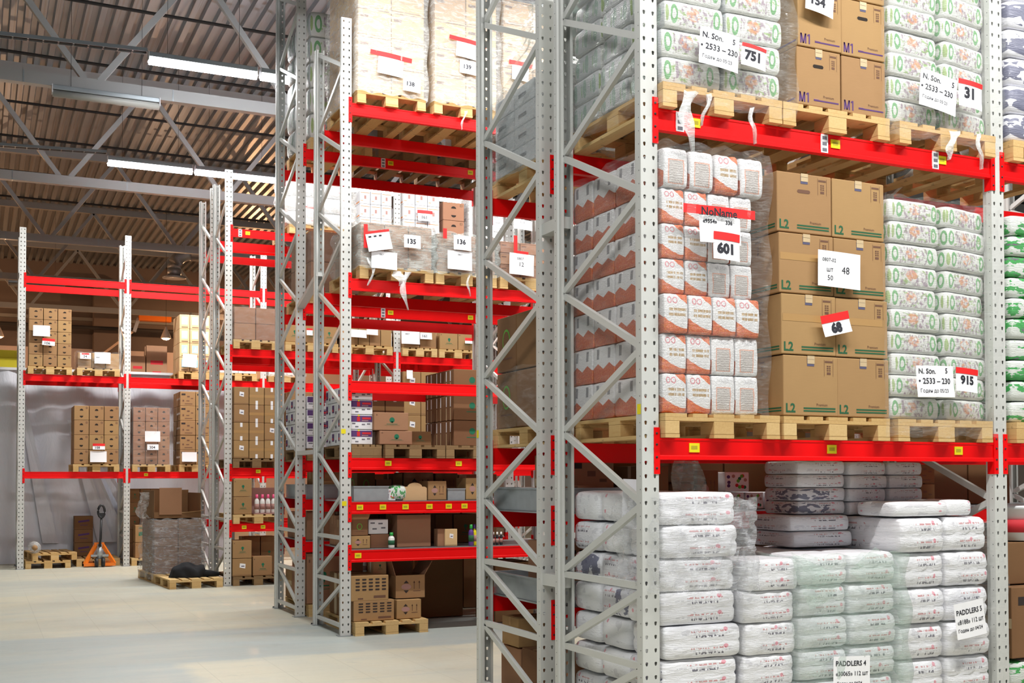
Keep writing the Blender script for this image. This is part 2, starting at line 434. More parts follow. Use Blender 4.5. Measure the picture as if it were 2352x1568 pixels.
# ------------------------------------------------------------------ cartons
CM = {}; CARTONS = []
def prints(mb, style, w, d, h):
    fr = Face(mb, (-w/2, 0, 0), (1, 0, 0), (0, 0, 1), w, h)
    ls = Face(mb, (-w/2, d, 0), (0, -1, 0), (0, 0, 1), d, h)
    def code(f, a, b, s=1.0):
        f.rect(a-.07*s, b+.1, a+.07*s, b+.13, 'print_brown')
        for i in range(3):
            f.rect(a-.035*s, b-.04+i*.035, a-.005*s, b-.02+i*.035, 'print_brown'); f.rect(a+.005*s, b-.04+i*.035, a+.035*s, b-.02+i*.035, 'print_brown')
        f.rect(a-.035*s, b-.1, a+.035*s, b-.06, 'print_brown')
        for q in ((a-.085*s, b-.13, a-.08*s, b+.15), (a+.08*s, b-.13, a+.085*s, b+.15)): f.rect(*q, 'print_brown')
    if style[:2] in ('L2', 'M1'):
        c = 'print_green' if style[:2] == 'L2' else 'print_purple'
        if style[:2] == 'L2': fr.text('L2', .04, .05, .155, c, .03)
        else:
            H = .17*h
            for gl in ([(0, 1), (.24, 1), (.575, 0), (.375, 0)], [(.71, 1), (.375, 0), (.575, 0), (.95, 1)], [(0, 0), (.2, 0), (.2, 1), (0, 1)], [(.75, 0), (.95, 0), (.95, 1), (.75, 1)], [(1.32, 0), (1.53, 0), (1.53, 1), (1.36, 1), (1.32, .95)], [(1.12, .74), (1.32, .82), (1.36, 1), (1.3, .98), (1.12, .9)]):
                fr.poly([(.05+q[0]*H*.8/w, .05+q[1]*.17) for q in gl], c)
        if style[:2] == 'L2':
            fr.rect(.36, .115, .95, .14, c); fr.rect(.36, .07, .95, .095, c)
            ls.rect(.05, .115, .95, .14, c); ls.rect(.05, .07, .95, .095, c)
        else:
            fr.rect(.38, .095, .95, .12, c); fr.rect(.38, .125, .5, .135, 'print_pink'); ls.rect(.05, .095, .95, .12, c)
        fr.text('Premium', .6, .165, .045, 'print_brown', 0)
        fr.rect(.43, .83, .56, .97, 'print_slate'); fr.rect(.43, .94, .56, .945, 'print_purple', 2)
        code(fr, .83, .8, 1.0); code(ls, .5, .8, .8)
        if style.endswith('h'):
            fr.poly([(.4+.035*math.cos(PI/2+PI*i/6), .7+.03*math.sin(PI/2+PI*i/6)) for i in range(7)] + [(.57+.035*math.cos(-PI/2+PI*i/6), .7+.03*math.sin(-PI/2+PI*i/6)) for i in range(7)], 'slot_dark' if style[:2] == 'M1' else 'print_brown')
        if style.endswith('t'): fr.rect(.02, .55, .9, .67, 'tape_tan')
    elif style == 'leaf':
        fr.disc(.52, .58, .075, .075*w/h, 'print_leaf'); fr.poly([(.48, .5), (.56, .5), (.53, .4)], 'print_leaf'); fr.rect(.36, .34, .68, .365, 'print_leaf'); fr.rect(.06, .82, .1, .88, 'print_brown')
        fr.rect(.3, .28, .74, .29, 'print_leaf')
        ls.rect(.4, 0, .6, 1, 'tape_clear')
    elif style == 'leaftape':
        fr.disc(.52, .58, .085, .085*w/h, 'print_leaf'); fr.rect(.36, .32, .68, .35, 'print_leaf')
        for a in (.2, .62): ls.rect(a, .55, a+.09, .95, 'paper'); ls.rect(a, 0, a+.09, .5, 'tape_clear')
    elif style == 'dots':
        for r in range(4 if h < .3 else 5):
            for c in range(5):
                if r == 4 and c > 1: continue
                b = .82-r*.135; a = .12+c*.175
                fr.rect(a, b, a+.11, b+.06, 'print_dark'); fr.rect(a+.01, b-.018, a+.1, b-.008, 'print_brown')
        fr.rect(.6, .1, .92, .2, 'print_brown'); fr.rect(.18, .06, .32, .12, 'print_brown')
    elif style == 'diamond':
        fr.disc(.36, .5, .17, .13, 'print_pink'); fr.poly([(.27, .65), (.45, .65), (.36, .78)], 'print_dark'); fr.poly([(.27, .35), (.36, .22), (.45, .35)], 'print_dark')
        for a in (.62, .8): fr.rect(a, .4, a+.025, .72, 'print_brown'); fr.poly([(a-.02, .66), (a+.045, .66), (a+.012, .76)], 'print_brown')
        fr.rect(.6, .3, .85, .33, 'print_brown')
    elif style == 'handle':
        for b, s in ((.66, 1), (.3, -1)): fr.poly([(.5+.12*math.cos(PI*i/8), b+s*.13*math.sin(PI*i/8)) for i in range(9)][::s], 'slot_dark')
        fr.rect(.8, .78, .92, .92, 'print_brown'); fr.rect(.84, .8, .88, .9, 'kraft', 2)
    elif style == 'slots':
        for r in range(3):
            for f in (fr, ls):
                for a in (.2, .6): f.rect(a, .2+r*.25, a+.22, .28+r*.25, 'print_dark')
    elif style == 'bluelabel':
        fr.rect(.22, .3, .8, .85, 'print_blue'); fr.poly([(.3, .38), (.72, .38), (.6, .75), (.45, .55)], 'paper', 2); fr.rect(.2, .08, .84, .14, 'print_brown')
    elif style == 'wlabel':
        fr.poly([(.36, .5), (.66, .44), (.68, .7), (.38, .74)], 'paper'); fr.rect(.45, .55, .62, .6, 'print_slate', 2)
        fr.rect(0, .06, 1, .075, 'print_brown')
    elif style == 'wtape':
        fr.rect(.42, .0, .58, .24, 'paper'); fr.rect(.42, .76, .58, 1, 'paper'); fr.rect(0, .42, 1, .58, 'tape_tan', .6)
    elif style == 'lines':
        fr.rect(.08, .74, .34, .86, 'print_dark')
        for a, b, c, e in ((.45, .6, .62, .7), (.15, .3, .25, .42), (.4, .32, .6, .38), (.7, .5, .85, .56), (.3, .12, .8, .17)): fr.rect(a, b, c, e, 'print_brown')
        ls.rect(0, .42, 1, .56, 'tape_clear')
    elif style == 'purple':
        fr.rect(.02, .52, .98, .96, 'print_purple'); fr.rect(.28, .56, .42, .88, 'print_red', 2); fr.rect(.52, .7, .92, .84, 'print_red', 2); fr.rect(.5, .58, .8, .64, 'print_pink', 2); fr.disc(.36, .97, .05, .05, 'sticker_yellow', 2)
        for a, b in ((.06, .36), (.5, .3), (.74, .34), (.2, .14)): fr.rect(a, b, a+.15, b+.09, 'ink_soft')
        ls.rect(.08, .3, .4, .85, 'print_purple'); ls.rect(.12, .4, .3, .55, 'print_red', 2); ls.rect(.6, .2, .8, .4, 'ink_soft')
    elif style == 'white':
        for a, b in ((.1, .7), (.5, .66), (.2, .3), (.64, .36)): fr.rect(a, b, a+.22, b+.1, 'ink_soft')
        ls.rect(.2, .4, .6, .6, 'ink_soft')
    elif style == 'worange':
        fr.rect(.06, .8, .94, .84, 'print_orange'); fr.rect(.06, .2, .3, .24, 'print_orange'); fr.rect(.4, .35, .6, .62, 'print_pink'); ls.rect(.1, .1, .9, .2, 'print_orange')
    elif style == 'redtext':
        fr.rect(.2, .44, .8, .56, 'print_red'); fr.rect(.3, .2, .7, .24, 'print_red')
    elif style == 'purpletext':
        fr.poly([(.2, .5), (.8, .6), (.8, .74), (.2, .64)], 'print_purple'); fr.rect(.3, .3, .7, .34, 'print_purple')
    elif style == 'greentext':
        fr.poly([(.18, .36), (.82, .5), (.82, .72), (.18, .58)], 'print_leaf'); fr.rect(.2, .8, .6, .86, 'print_leaf')
    elif style == 'fruit':
        rr = random.Random(5)
        for i in range(14): fr.disc(.12+.76*rr.random(), .15+.7*rr.random(), .07, .09, ('print_leaf', 'print_red', 'print_lime', 'print_purple', 'print_pink')[i % 5], 1+i*.08)
    elif style == 'ovalgreen':
        fr.disc(.5, .55, .16, .2, 'print_lime'); fr.disc(.5, .55, .12, .16, 'kraft_dark', 2); fr.rect(.25, .25, .75, .28, 'print_brown'); ls.disc(.5, .55, .2, .22, 'print_lime'); ls.disc(.5, .55, .16, .18, 'kraft_dark', 2)
        ls.rect(.2, .22, .8, .25, 'print_brown')
    elif style == 'wrapbox':
        fr.rect(.06, .62, .3, .72, 'print_brown'); fr.rect(.0, .9, 1, .93, 'print_brown')

STYLE_MAT = {'purple': 'print_white', 'white': 'print_white', 'worange': 'print_white', 'fruit': 'print_white', 'wrapbox': 'kraft_pale', 'bluelabel': 'kraft_pale'}
def carton_mesh(w, d, h, style='plain', mat='kraft', gap=True, tape=True):
    k = (round(w, 3), round(d, 3), round(h, 3), style, mat)
    if k in CM: return CM[k]
    mb = MB(); m = STYLE_MAT.get(style, mat) if mat == 'kraft' else mat
    mb.box(-w/2, 0, 0, w/2, d, h, m, min(.006, w*.03))
    fr = Face(mb, (-w/2, 0, 0), (1, 0, 0), (0, 0, 1), w, h)
    if m.startswith('kraft'):
        top = Face(mb, (-w/2, 0, h), (1, 0, 0), (0, 1, 0), w, d)
        top.rect(0.02, .46, .98, .54, 'tape_tan')
        if style in ('plain', 'wlabel', 'redtext'):
            ls = Face(mb, (-w/2, d, 0), (0, -1, 0), (0, 0, 1), d, h); ls.rect(.44, .72, .56, 1, 'tape_tan')
    prints(mb, style, w, d, h)
    CM[k] = mb.mesh('carton'); return CM[k]
def carton(x, y, z, w, d, h, label, style='plain', mat='kraft', group=None, rz=0, name='carton', cat='carton'):
    """x = middle, y = front face, z = bottom"""
    o = put(name, carton_mesh(w-.004, d-.004, h-.004, style, mat), None, (x, y+.002, z+.002), rz)
    if style[:2] in ('L2', 'M1'):
        mb = MB(); q = h-.004+.0012; s = .028; P = [(d*.9, q), (-.0024, q), (-.0024, q-.05)]
        mb.raw([(x, y, z) for y, z in P for x in (-s, s)], [(0, 1, 3, 2), (2, 3, 5, 4)], 'tape_clear'); mb.build('packing_tape', o)
    CARTONS.append(o); return tag(o, label, cat, group)
def carton_px(p0, p1, Y, label, d=.35, style='plain', mat='kraft', group=None, z0=None, rz=0):
    """carton whose front face is seen between two pixels (left top, right bottom) on the plane y = Y"""
    a = at(p0[0], p0[1], Y); b = at(p1[0], p1[1], Y)
    zb = b.z if z0 is None else z0
    return carton((a.x+b.x)/2, Y, zb, b.x-a.x, d, max(.05, at((p0[0]+p1[0])/2, p0[1], Y).z-zb), label, style, mat, group, rz)
def stack(x0, x1, y, z0, z1, nc, nr, what, where, style='plain', mat='kraft', d=.4, group=None, nd=1, jit=.006, seed=1, styles=None):
    """a block of cartons: nc columns, nr layers; every carton a thing of its own"""
    r = random.Random(seed); w = (x1-x0)/nc; h = (z1-z0)/nr
    for i in range(nr):
        for c in range(nc):
            for e in range(nd):
                st = styles[(i*nc+c) % len(styles)] if styles else style
                if e > 0: st = 'plain'
                carton(x0+w*(c+.5), y+e*d+(0 if e else r.uniform(0, jit)), z0+h*i, w-.006, d-.012, h,
                       lab(what, level_word(i, nr), col_word(c, nc) if nc > 1 else '', ('', 'behind', 'deepest')[e], where), st, mat, group)

# ------------------------------------------------------------------ soft packs
BM = {}
def bag_mesh(w, d, h, mat, k=9.0, seed=0, sag=.02, matside=None, crease=0.0):
    key = (round(w, 3), round(d, 3), round(h, 3), mat, k, seed, matside, crease)
    if key in BM: return BM[key]
    r = random.Random(seed*13+5); nx, ny, nz = 14, 10, 10 if crease else 8
    ph = [r.uniform(0, 6.28) for _ in range(9)]
    ids = {}; vs = []; fs = []; side = []
    def vid(i, j, l):
        if (i, j, l) not in ids:
            p = [math.sin(PI/2*(2*q/m-1)) for q, m in ((i, nx), (j, ny), (l, nz))]
            if crease and 0 < l < nz: p[2] = 2*l/nz-1
            L = sum(abs(c)**k for c in p)**(1/k); mx = max(abs(c) for c in p)
            q = [c*mx/L for c in p]
            bul = .05*(1-q[2]**2)
            x = q[0]*(1+bul*.4)*.985; y = q[1]*(1+bul)*.975; z = q[2]
            s1 = math.sin(q[0]*5+ph[0])*math.sin(q[1]*4+ph[1]); s2 = math.sin(q[0]*9+ph[2]+q[2]*3)*math.sin(q[2]*6+ph[3])
            cr = 1-crease*math.exp(-(q[2]/.14)**2)
            x *= cr; y *= cr; z2 = z*h/2*.995 - sag*h*(q[0]**2)*(.5 if z > 0 else 0) + s1*h*.008
            vs.append((x*w/2*.99 + s2*h*.012, y*d/2*.985 + s2*h*.025, z2)); ids[(i, j, l)] = len(vs)-1
        return ids[(i, j, l)]
    for i in range(nx):
        for j in range(ny): fs.append((vid(i, j, 0), vid(i, j+1, 0), vid(i+1, j+1, 0), vid(i+1, j, 0))); fs.append((vid(i, j, nz), vid(i+1, j, nz), vid(i+1, j+1, nz), vid(i, j+1, nz))); side += [0, 0]
        for l in range(nz): fs.append((vid(i, 0, l), vid(i+1, 0, l), vid(i+1, 0, l+1), vid(i, 0, l+1))); fs.append((vid(i, ny, l), vid(i, ny, l+1), vid(i+1, ny, l+1), vid(i+1, ny, l))); side += [0, 0]
    for j in range(ny):
        for l in range(nz): fs.append((vid(0, j, l), vid(0, j, l+1), vid(0, j+1, l+1), vid(0, j+1, l))); fs.append((vid(nx, j, l), vid(nx, j+1, l), vid(nx, j+1, l+1), vid(nx, j, l+1))); side += [1, 1]
    me = bpy.data.meshes.new('pack'); me.from_pydata([(a, b, c+h/2) for a, b, c in vs], [], fs); me.materials.append(MATS[mat])
    if matside:
        me.materials.append(MATS[matside]); me.polygons.foreach_set('material_index', side)
    me.polygons.foreach_set('use_smooth', [True]*len(fs)); me.update(); BM[key] = me; return me
def bag(x, y, z, w, d, h, label, mat, group, cat='pack', name='soft_pack', k=9.0, seed=0, rz=0, matside=None, crease=0.0, sag=.02):
    """x = middle, y = front, z = bottom"""
    o = put(name, bag_mesh(w, d, h, mat, k, seed % 4, sag, matside, crease), None, (x, y+d/2, z), rz); return tag(o, label, cat, group)

# ------------------------------------------------------------------ film and paper
def film_wrap(x0, x1, y0, y1, z0, z1, mat, label, group=None, bulge=.012, seed=1, top=False, tails=(), flare=0):
    """stretch film around a load: front, left, right and (optionally) top sheets with wrinkles, one piece"""
    r = random.Random(seed); mb = MB(); nz = 22
    path = []
    n1 = 10; n2 = 18
    for i in range(n1+1): path.append((x0, y1+(y0-y1)*i/n1))
    for i in range(1, n2+1): path.append((x0+(x1-x0)*i/n2, y0))
    for i in range(1, n1+1): path.append((x1, y0+(y1-y0)*i/n1))
    ph = [r.uniform(0, 6.28) for _ in range(6)]; vs = []; fs = []
    cx = (x0+x1)/2; cy = (y0+y1)/2
    for l in range(nz+1):
        t = l/nz
        for i, (px, py) in enumerate(path):
            off = bulge*(.95+.5*math.sin(i*.9+t*7+ph[0])*math.sin(t*11+ph[1]+i*.35)+.35*math.sin(i*2.1-t*19+ph[2])) + flare*t
            dx = px-cx; dy = py-cy; L = math.hypot(dx/(x1-x0), dy/(y1-y0))+1e-6
            vs.append((px+off*dx/(x1-x0)/L*2, py+off*dy/(y1-y0)/L*2, z0+(z1-z0)*t + .012*math.sin(i*1.3+ph[3])*(1 if l in (0, nz) else 0)))
    m = len(path)
    for l in range(nz):
        for i in range(m-1): fs.append((l*m+i, l*m+i+1, (l+1)*m+i+1, (l+1)*m+i))
    mb.raw(vs, fs, mat, True)
    if top: mb.raw([(x0, y0, z1+.012), (x1, y0, z1+.012), (x1, y1, z1+.012), (x0, y1, z1+.012)], [(0, 1, 2, 3)], mat)
    o = tag(mb.build('stretch_film'), label, 'plastic film', group)
    for (tx, ty, tz, ln, wd) in tails: tail(o, tx, ty, tz, ln, wd, seed+int(tx*50))
    return o
def tail(parent, x, y, z, ln, wd, seed=1, mat='film_tail'):
    """a loose torn end of film hanging down"""
    r = random.Random(seed); mb = MB(); vs = []; fs = []; n = 9; ph = r.uniform(0, 6)
    for i in range(n+1):
        t = i/n; w = wd*(1-.75*t*t)*(1+.35*math.sin(t*9+ph)); cx = x+.12*ln*math.sin(t*4+ph)-.12*ln*math.sin(ph); yy = y-.03*math.sin(t*PI)-.004
        for k in range(4): vs.append((cx+w*(k/3-.5), yy-.018*math.sin(k*2.2+t*6+ph), z-ln*t))
    for i in range(n):
        for k in range(3): fs.append((i*4+k, i*4+k+1, (i+1)*4+k+1, (i+1)*4+k))
    mb.raw(vs, fs, mat, True); return mb.build('loose_film_end', parent)
def sign(px, py, Y, w, h, label, lines=(), red=None, rot=0, bow=.015, rz=0, redfull=None, name='paper_sign', band_w=1.0, depth=0):
    """paper sheet; px, py = its middle on the plane y = Y. lines = (text, left, bottom, height, bold, maximum width) as shares"""
    c = at(px, py, Y); t = thing(name, label, 'paper sign', (c.x, Y, c.z), rz)
    mb = MB(); n = 8; M = Matrix.Rotation(rot, 3, 'Y')
    def P(a, b, k=0): return M @ Vector(((a-.5)*w, -bow*(1-(2*a-1)**2)*.6 - bow*.8*(1-b)**2 - k, (b-.5)*h))
    vs = [P(i/n, j/n) for j in range(n+1) for i in range(n+1)]
    mb.raw(vs, [(j*(n+1)+i, j*(n+1)+i+1, (j+1)*(n+1)+i+1, (j+1)*(n+1)+i) for j in range(n) for i in range(n)], 'paper', True)
    for (s, a, b, hh, bold, wm) in lines:
        tv, tf, asp = textgeo(s, bold); H = hh*h; sx = min(1.0, wm*w/(asp*H)) if wm else 1.0
        mb.raw([P(a+x*H*sx/w, b+y*hh, .0015) for x, y in tv], tf, 'ink')
    mb.build('sheet', t)
    if red:
        b0, b1 = red; rb = MB(); n = 8; e = (band_w-1)/2; vs = []
        for j in (b0, b1):
            for i in range(n+1):
                a = -e+(1+2*e)*i/n; aa = min(1, max(0, a)); q = P(aa, j, .002); q += M @ Vector(((a-aa)*w, 0, 0)); vs.append(q)
        rb.raw(vs, [(i, i+1, n+2+i, n+1+i) for i in range(n)], 'paper_red', True); rb.build('red_tape', t)
    return t

# ------------------------------------------------------------------ racks
PW, PD, PITCH = .115, .085, .0785
POSTS = {}
def post_mesh(H):
    """perforated channel: web with two columns of teardrop holes at y = 0, open towards +y"""
    if H in POSTS: return POSTS[H]
    mb = MB(); n = int(H/PITCH); vs = []; fs = []
    hole = [(-.0085, .009), (0, .0125), (.0085, .009), (.009, .002), (.0055, -.011), (0, -.0135), (-.0055, -.011), (-.009, .002)]
    for i in range(n):
        z0 = i*PITCH; z1 = z0+PITCH; zc = z0+PITCH/2
        for x0, x1 in ((-PW, -PW/2), (-PW/2, 0)):
            xc = (x0+x1)/2 + (-.002 if x0 < -.1 else .002)
            out = [(x0, z1), (xc, z1), (x1, z1), (x1, zc), (x1, z0), (xc, z0), (x0, z0), (x0, zc)]
            b = len(vs); vs += [(x, 0, z) for x, z in out] + [(xc+a, 0, zc+c) for a, c in hole] + [(xc+a, .004, zc+c) for a, c in hole]
            for k in range(8):
                q = (k+1) % 8; fs.append((b+k, b+8+k, b+8+q, b+q)); fs.append((b+8+k, b+16+k, b+16+q, b+8+q))
    mb.raw(vs, fs, 'rack_white')
    z1 = n*PITCH
    for sx in (-1, 1):
        xa = -PW if sx < 0 else 0; t = .004*(1 if sx < 0 else -1)
        vs = []; fs = []; prof = [(xa, 0), (xa, PD*.55), (xa+t*3, PD*.62), (xa+t*3, PD), (xa+t*8, PD), (xa+t*8, PD-.003), (xa+t*4, PD-.003), (xa+t*4, PD*.6), (xa+t, PD*.53), (xa+t, .0)]
        for z in (0, z1): vs += [(x, y, z) for x, y in prof]
        k = len(prof)
        for i in range(k-1): fs.append((i, i+1, k+i+1, k+i))
        fs.append(tuple(range(k))); fs.append(tuple(range(2*k-1, k-1, -1)))
        mb.raw(vs, fs, 'rack_white')
        for i in range(0, n, 1):
            z = (i+.5)*PITCH; x = xa + (-.0006 if sx < 0 else .0006)
            mb.face([(x, .018, z-.003), (x, .018, z+.003), (x, .024, z+.003), (x, .024, z-.003)], 'steel_dark')
    POSTS[H] = mb.mesh('post'); return POSTS[H]
BEAMS = {}
def beam_mesh(L):
    k = round(L, 3)
    if k not in BEAMS:
        mb = MB(); prof = [(0, 0), (0, .022), (.004, .026), (.004, .112), (0, .116), (0, .128), (.048, .128), (.048, 0)]
        vs = [(0, y, z) for y, z in prof] + [(L, y, z) for y, z in prof]; n = len(prof)
        mb.raw(vs, [(i, i+n, (i+1) % n+n, (i+1) % n) for i in range(n)] + [tuple(range(n)), tuple(range(2*n-1, n-1, -1))], 'rack_red'); BEAMS[k] = mb.mesh('beam')
    return BEAMS[k]
CONN = {}
def conn_mesh(s):
    if s not in CONN:
        mb = MB(); x0, x1 = (-.034, .006) if s > 0 else (-.006, .034)
        mb.box(x0, -.0045, 0, x1, -.0005, .275, 'rack_red'); xx = (.001, .006) if s > 0 else (-.006, -.001); mb.box(xx[0], -.0005, 0, xx[1], .055, .275, 'rack_red')
        for z in (.035, .1, .175, .24):
            cx = -.016*s
            mb.lathe([(.007, 0), (.007, .003)], (0, 0, 0), 'steel_dark', 8)
            vs = mb.v[-16:]; del mb.v[-16:]
            mb.v += [(cx+a, -.0045-c, z+b) for a, b, c in vs]
        CONN[s] = mb.mesh('end_connector')
    return CONN[s]
def beam(root, x0, x1, yf, ztop, rear=False, stickers=(), white=()):
    o = put('beam', beam_mesh(x1-x0), root, (x0, yf, ztop-.128) if not rear else (x1, yf, ztop-.128), PI if rear else 0)
    L = x1-x0
    for s, xx in ((1, 0), (-1, L)): put('end_connector', conn_mesh(s), o, (xx, 0, -.085))
    for x in stickers:
        mb = MB(); mb.box(-.036, -.002, .045, .036, .004, .1, 'sticker_yellow'); mb.face([(-.024, -.0026, .062), (.02, -.0026, .062), (.02, -.0026, .084), (-.024, -.0026, .084)], 'sticker_ink'); st = mb.build('location_sticker', o, (x, 0, 0))
    for x in white:
        mb = MB(); mb.box(-.028, -.0024, .006, .028, .0036, .124, 'print_white')
        for i in range(3): mb.face([(-.018, -.003, .014+i*.038), (.018, -.003, .014+i*.038), (.018, -.003, .036+i*.038), (-.018, -.003, .036+i*.038)], 'ink_soft')
        mb.build('barcode_strip', o, (x, 0, 0))
    return o
FOOT = MB(); FOOT.box(-PW-.02, -.02, 0, .02, PD+.02, .008, 'galvanised'); FOOT.lathe([(.009, .008), (.009, .022)], (.008, -.008, 0), 'steel_dark', 8); FOOTM = FOOT.mesh('foot_plate')
def frame(root, x, y, dep, H, flip=False, cut=True):
    """one upright frame: two posts and the zigzag bracing. x = right edge of the posts"""
    a = put('post', post_mesh(H), root, (x, y, .008)); put('foot_plate', FOOTM, a, (0, 0, -.008))
    b = put('post', post_mesh(H), root, (x-PW, y+dep, .008), PI); put('foot_plate', FOOTM, b, (0, 0, -.008))
    ya = y+.05; yb = y+dep-.05; xc = x-PW*.62
    if flip: ya, yb = yb, ya
    def br(n, z0, z1):
        mb = MB(); mb.bar((0, ya-y, z0), (0, yb-y, z1), .042, .03, 'rack_white', (1, 0, 0)); mb.build(n, root, (xc, y, 0))
    for z in (.1, .57, 1.045): br('horizontal_brace', z, z)
    br('diagonal_brace', .56, .13); br('diagonal_brace', 1.02, .6)
    nodes_r = [1.065+.928*i for i in range(12)]; nodes_f = [1.53+.928*i for i in range(12)]
    for i, zn in enumerate(nodes_r):
        if zn > H-.05: break
        if nodes_f[i] < H-.04: br('diagonal_brace', nodes_f[i], zn)
        if i > 0: br('diagonal_brace', nodes_f[i-1], zn)

# ------------------------------------------------------------------ the hall
def floor_mat():
    g = G('concrete_floor'); o = g.tc().outputs['Object']; s = g.sep(o)
    big = g.noise(o, .35, 4, .55, .6); mid = g.noise(g.map(o, (.5, 2.2, 1)), 1.2, 5, .6, .5); fine = g.noise(o, 16, 4, .6)
    col = g.mix(g.m1('MINIMUM', g.m1('MAXIMUM', g.mul(g.sub(big, .45), 7), 0), 1), lin('c2bda8'), lin('b8b7a8'))
    wob = g.mul(g.sub(g.noise(o, 1.3, 4, .6), .5), .5); wx = g.add(s[0], wob); wy = g.add(s[1], wob)      # near strips resurfaced, greyer than the old tiles; far strip only a fainter grey
    ed = lambda v, a, k: g.m1('MINIMUM', g.m1('MAXIMUM', g.mul(g.sub(v, a), k), 0.0), 1.0)
    strip = g.mul(ed(wy, 5.05, 7), g.sub(1, ed(wy, 7.3, 5))); left = g.mul(g.sub(1, ed(wx, -2.0, 7)), g.sub(1, ed(wy, 7.3, 5))); far = g.mul(g.mul(ed(wy, 12.2, 1.5), g.sub(1, ed(wy, 14.8, 1.5))), .5)
    grey = g.m1('MAXIMUM', g.m1('MAXIMUM', strip, left), far)
    col = g.mix(g.mul(grey, g.add(.35, g.mul(mid, .7))), col, lin('9aa5a6'))
    col = g.mix(g.mul(g.m1('MINIMUM', g.m1('MAXIMUM', g.mul(g.sub(mid, .52), 6), 0), 1), .35), col, lin('a2aba9'))
    sp = g.noise(g.map(o, (1, 1.6, 1)), 2.6, 3, .5); col = g.mix(g.mul(g.gt(sp, .68), .25), col, lin('8f9690'))
    col = g.mix(g.mul(g.sub(fine, .5), .35), col, lin('84816f'))
    fx = g.m1('FRACT', g.mul(s[0], 1/.6)); fy = g.m1('FRACT', g.mul(s[1], 1/.6))
    grid = g.m1('MAXIMUM', g.lt(fx, .014), g.lt(fy, .014)); patch = grey
    col = g.mix(g.mul(grid, g.mul(g.sub(1, patch), .3)), col, lin('8e8b7c'))
    MATS['concrete_floor'] = g.done(g.bsdf(col, g.add(.32, g.mul(mid, .3)), 0, g.bump(fine, .06, .01), .4))
floor_mat()
def deck_mat():
    g = G('roof_deck'); o = g.tc().outputs['Object']
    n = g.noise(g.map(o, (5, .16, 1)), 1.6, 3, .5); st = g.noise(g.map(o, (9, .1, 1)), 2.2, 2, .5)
    col = g.mix(n, lin('989fa6'), lin('aab1b8')); col = g.mix(g.mul(g.gt(st, .6), .35), col, lin('84715f'))  # brownish streaks: warm lamp reflections painted into the deck colour
    MATS['roof_deck'] = g.done(g.bsdf(col, .38, .45, None, .5))
deck_mat()
def curtain_mat():
    g = G('curtain_sheet'); o = g.tc().outputs['Object']
    n = g.noise(g.map(o, (1.2, 1, .35)), 1.6, 4, .6, 1.2)
    col = g.mix(n, lin('d2d5e0'), lin('e8eaf2'))
    MATS['curtain_sheet'] = g.done(g.bsdf(col, .5, 0, g.bump(n, .5, .08), .4))
curtain_mat()
simple('wall_brown', '6d6058', .8, 0, .05, 1.2)
simple('wall_warm_lit', 'd8c4ba', .8, 0, .05, 1.2)  # lower far wall: warm light painted in as a paler, pinker tone
simple('wall_grey', '8d8b88', .8, 0, .05, 1.2)

ZD = 9.72
mb = MB(); mb.face([(-22, -12, 0), (24, -12, 0), (24, 40, 0), (-22, 40, 0)], 'concrete_floor'); struct(mb.build('floor'))
mb = MB(); p = .235; nrib = int(46/p); prof = []
for i in range(nrib):
    x = -22+i*p; prof += [(x, 0), (x+p*.42, 0), (x+p*.52, .085), (x+p*.9, .085)]
prof.append((-22+nrib*p, 0)); vs = []; fs = []
for x, z in prof: vs += [(x, -12, ZD+z), (x, 40, ZD+z)]
for i in range(len(prof)-1): fs.append((2*i, 2*i+1, 2*i+3, 2*i+2))
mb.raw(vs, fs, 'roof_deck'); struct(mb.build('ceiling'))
mb = MB(); mb.box(-22, 40, 0, 24, 40.3, ZD+.1, 'wall_brown'); mb.box(-22, 39.9, 0, 24, 40, 6.55, 'wall_warm_lit'); mb.box(0.2, 39.3, 5.2, 1.45, 39.9, 9, 'wall_brown')
for z in (7.6, 8.9): mb.box(-22, 39.85, z, 24, 40, z+.12, 'wall_grey')
struct(mb.build('wall_back'))
mb = MB(); mb.box(-22.3, -12, 0, -22, 40, ZD+.1, 'wall_grey'); struct(mb.build('wall_left'))
mb = MB(); mb.box(24, -12, 0, 24.3, 40, ZD+.1, 'wall_grey'); struct(mb.build('wall_right'))
# storeroom behind the plastic curtain: its flat top carries the far goods
mb = MB(); mb.box(-14, 19.9, 0, 1.5, 24, 3.86, 'wall_grey'); struct(mb.build('wall_storeroom'))

# roof trusses: two chords and W webs, every 6 m
def truss(y, name='trim_1'):
    mb = MB(); zb, zt = 7.53, 9.63
    for z in (zb, zt): mb.box(-22, y-.07, z-.09, 24, y+.07, z+.09, 'truss_paint')
    if True:
        for k in range(22):       # splice plates along the bottom chord
            mb.box(-22+k*2.1, y-.075, zb-.092, -21.985+k*2.1, y+.075, zb+.092, 'galvanised')
    per = 3.1; x = -22.3 + 1.45
    while x < 24:
        mb.bar((x, y, zb+.08), (x-per/2+.1, y, zt-.08), .09, .09, 'truss_paint', (0, 1, 0)); mb.bar((x+.2, y, zb+.08), (x+per/2+.1, y, zt-.08), .09, .09, 'truss_paint', (0, 1, 0)); x += per
    return struct(mb.build(name))
for i in range(-1, 5): truss(12.29+6*i, 'trim_%d' % (i+2))
# conduits under the deck
for i, (y, z, r) in enumerate(((13.9, 9.45, .03), (16.8, 9.45, .03), (19.8, 9.45, .028), (22.4, 9.45, .028), (25.6, 9.45, .028), (28.5, 9.45, .028))):
    mb = MB(); mb.tube([(-22, y-.5, z), (24, y+.9, z)], r, 'conduit', 8); struct(mb.build('trim_%d' % (i+10)))

mb = MB(); q = at(200, 752, 38.5); mb.tube([(-22, 38.5, q.z), (24, 38.5, q.z)], .07, 'conduit', 8); struct(mb.build('trim_17'))
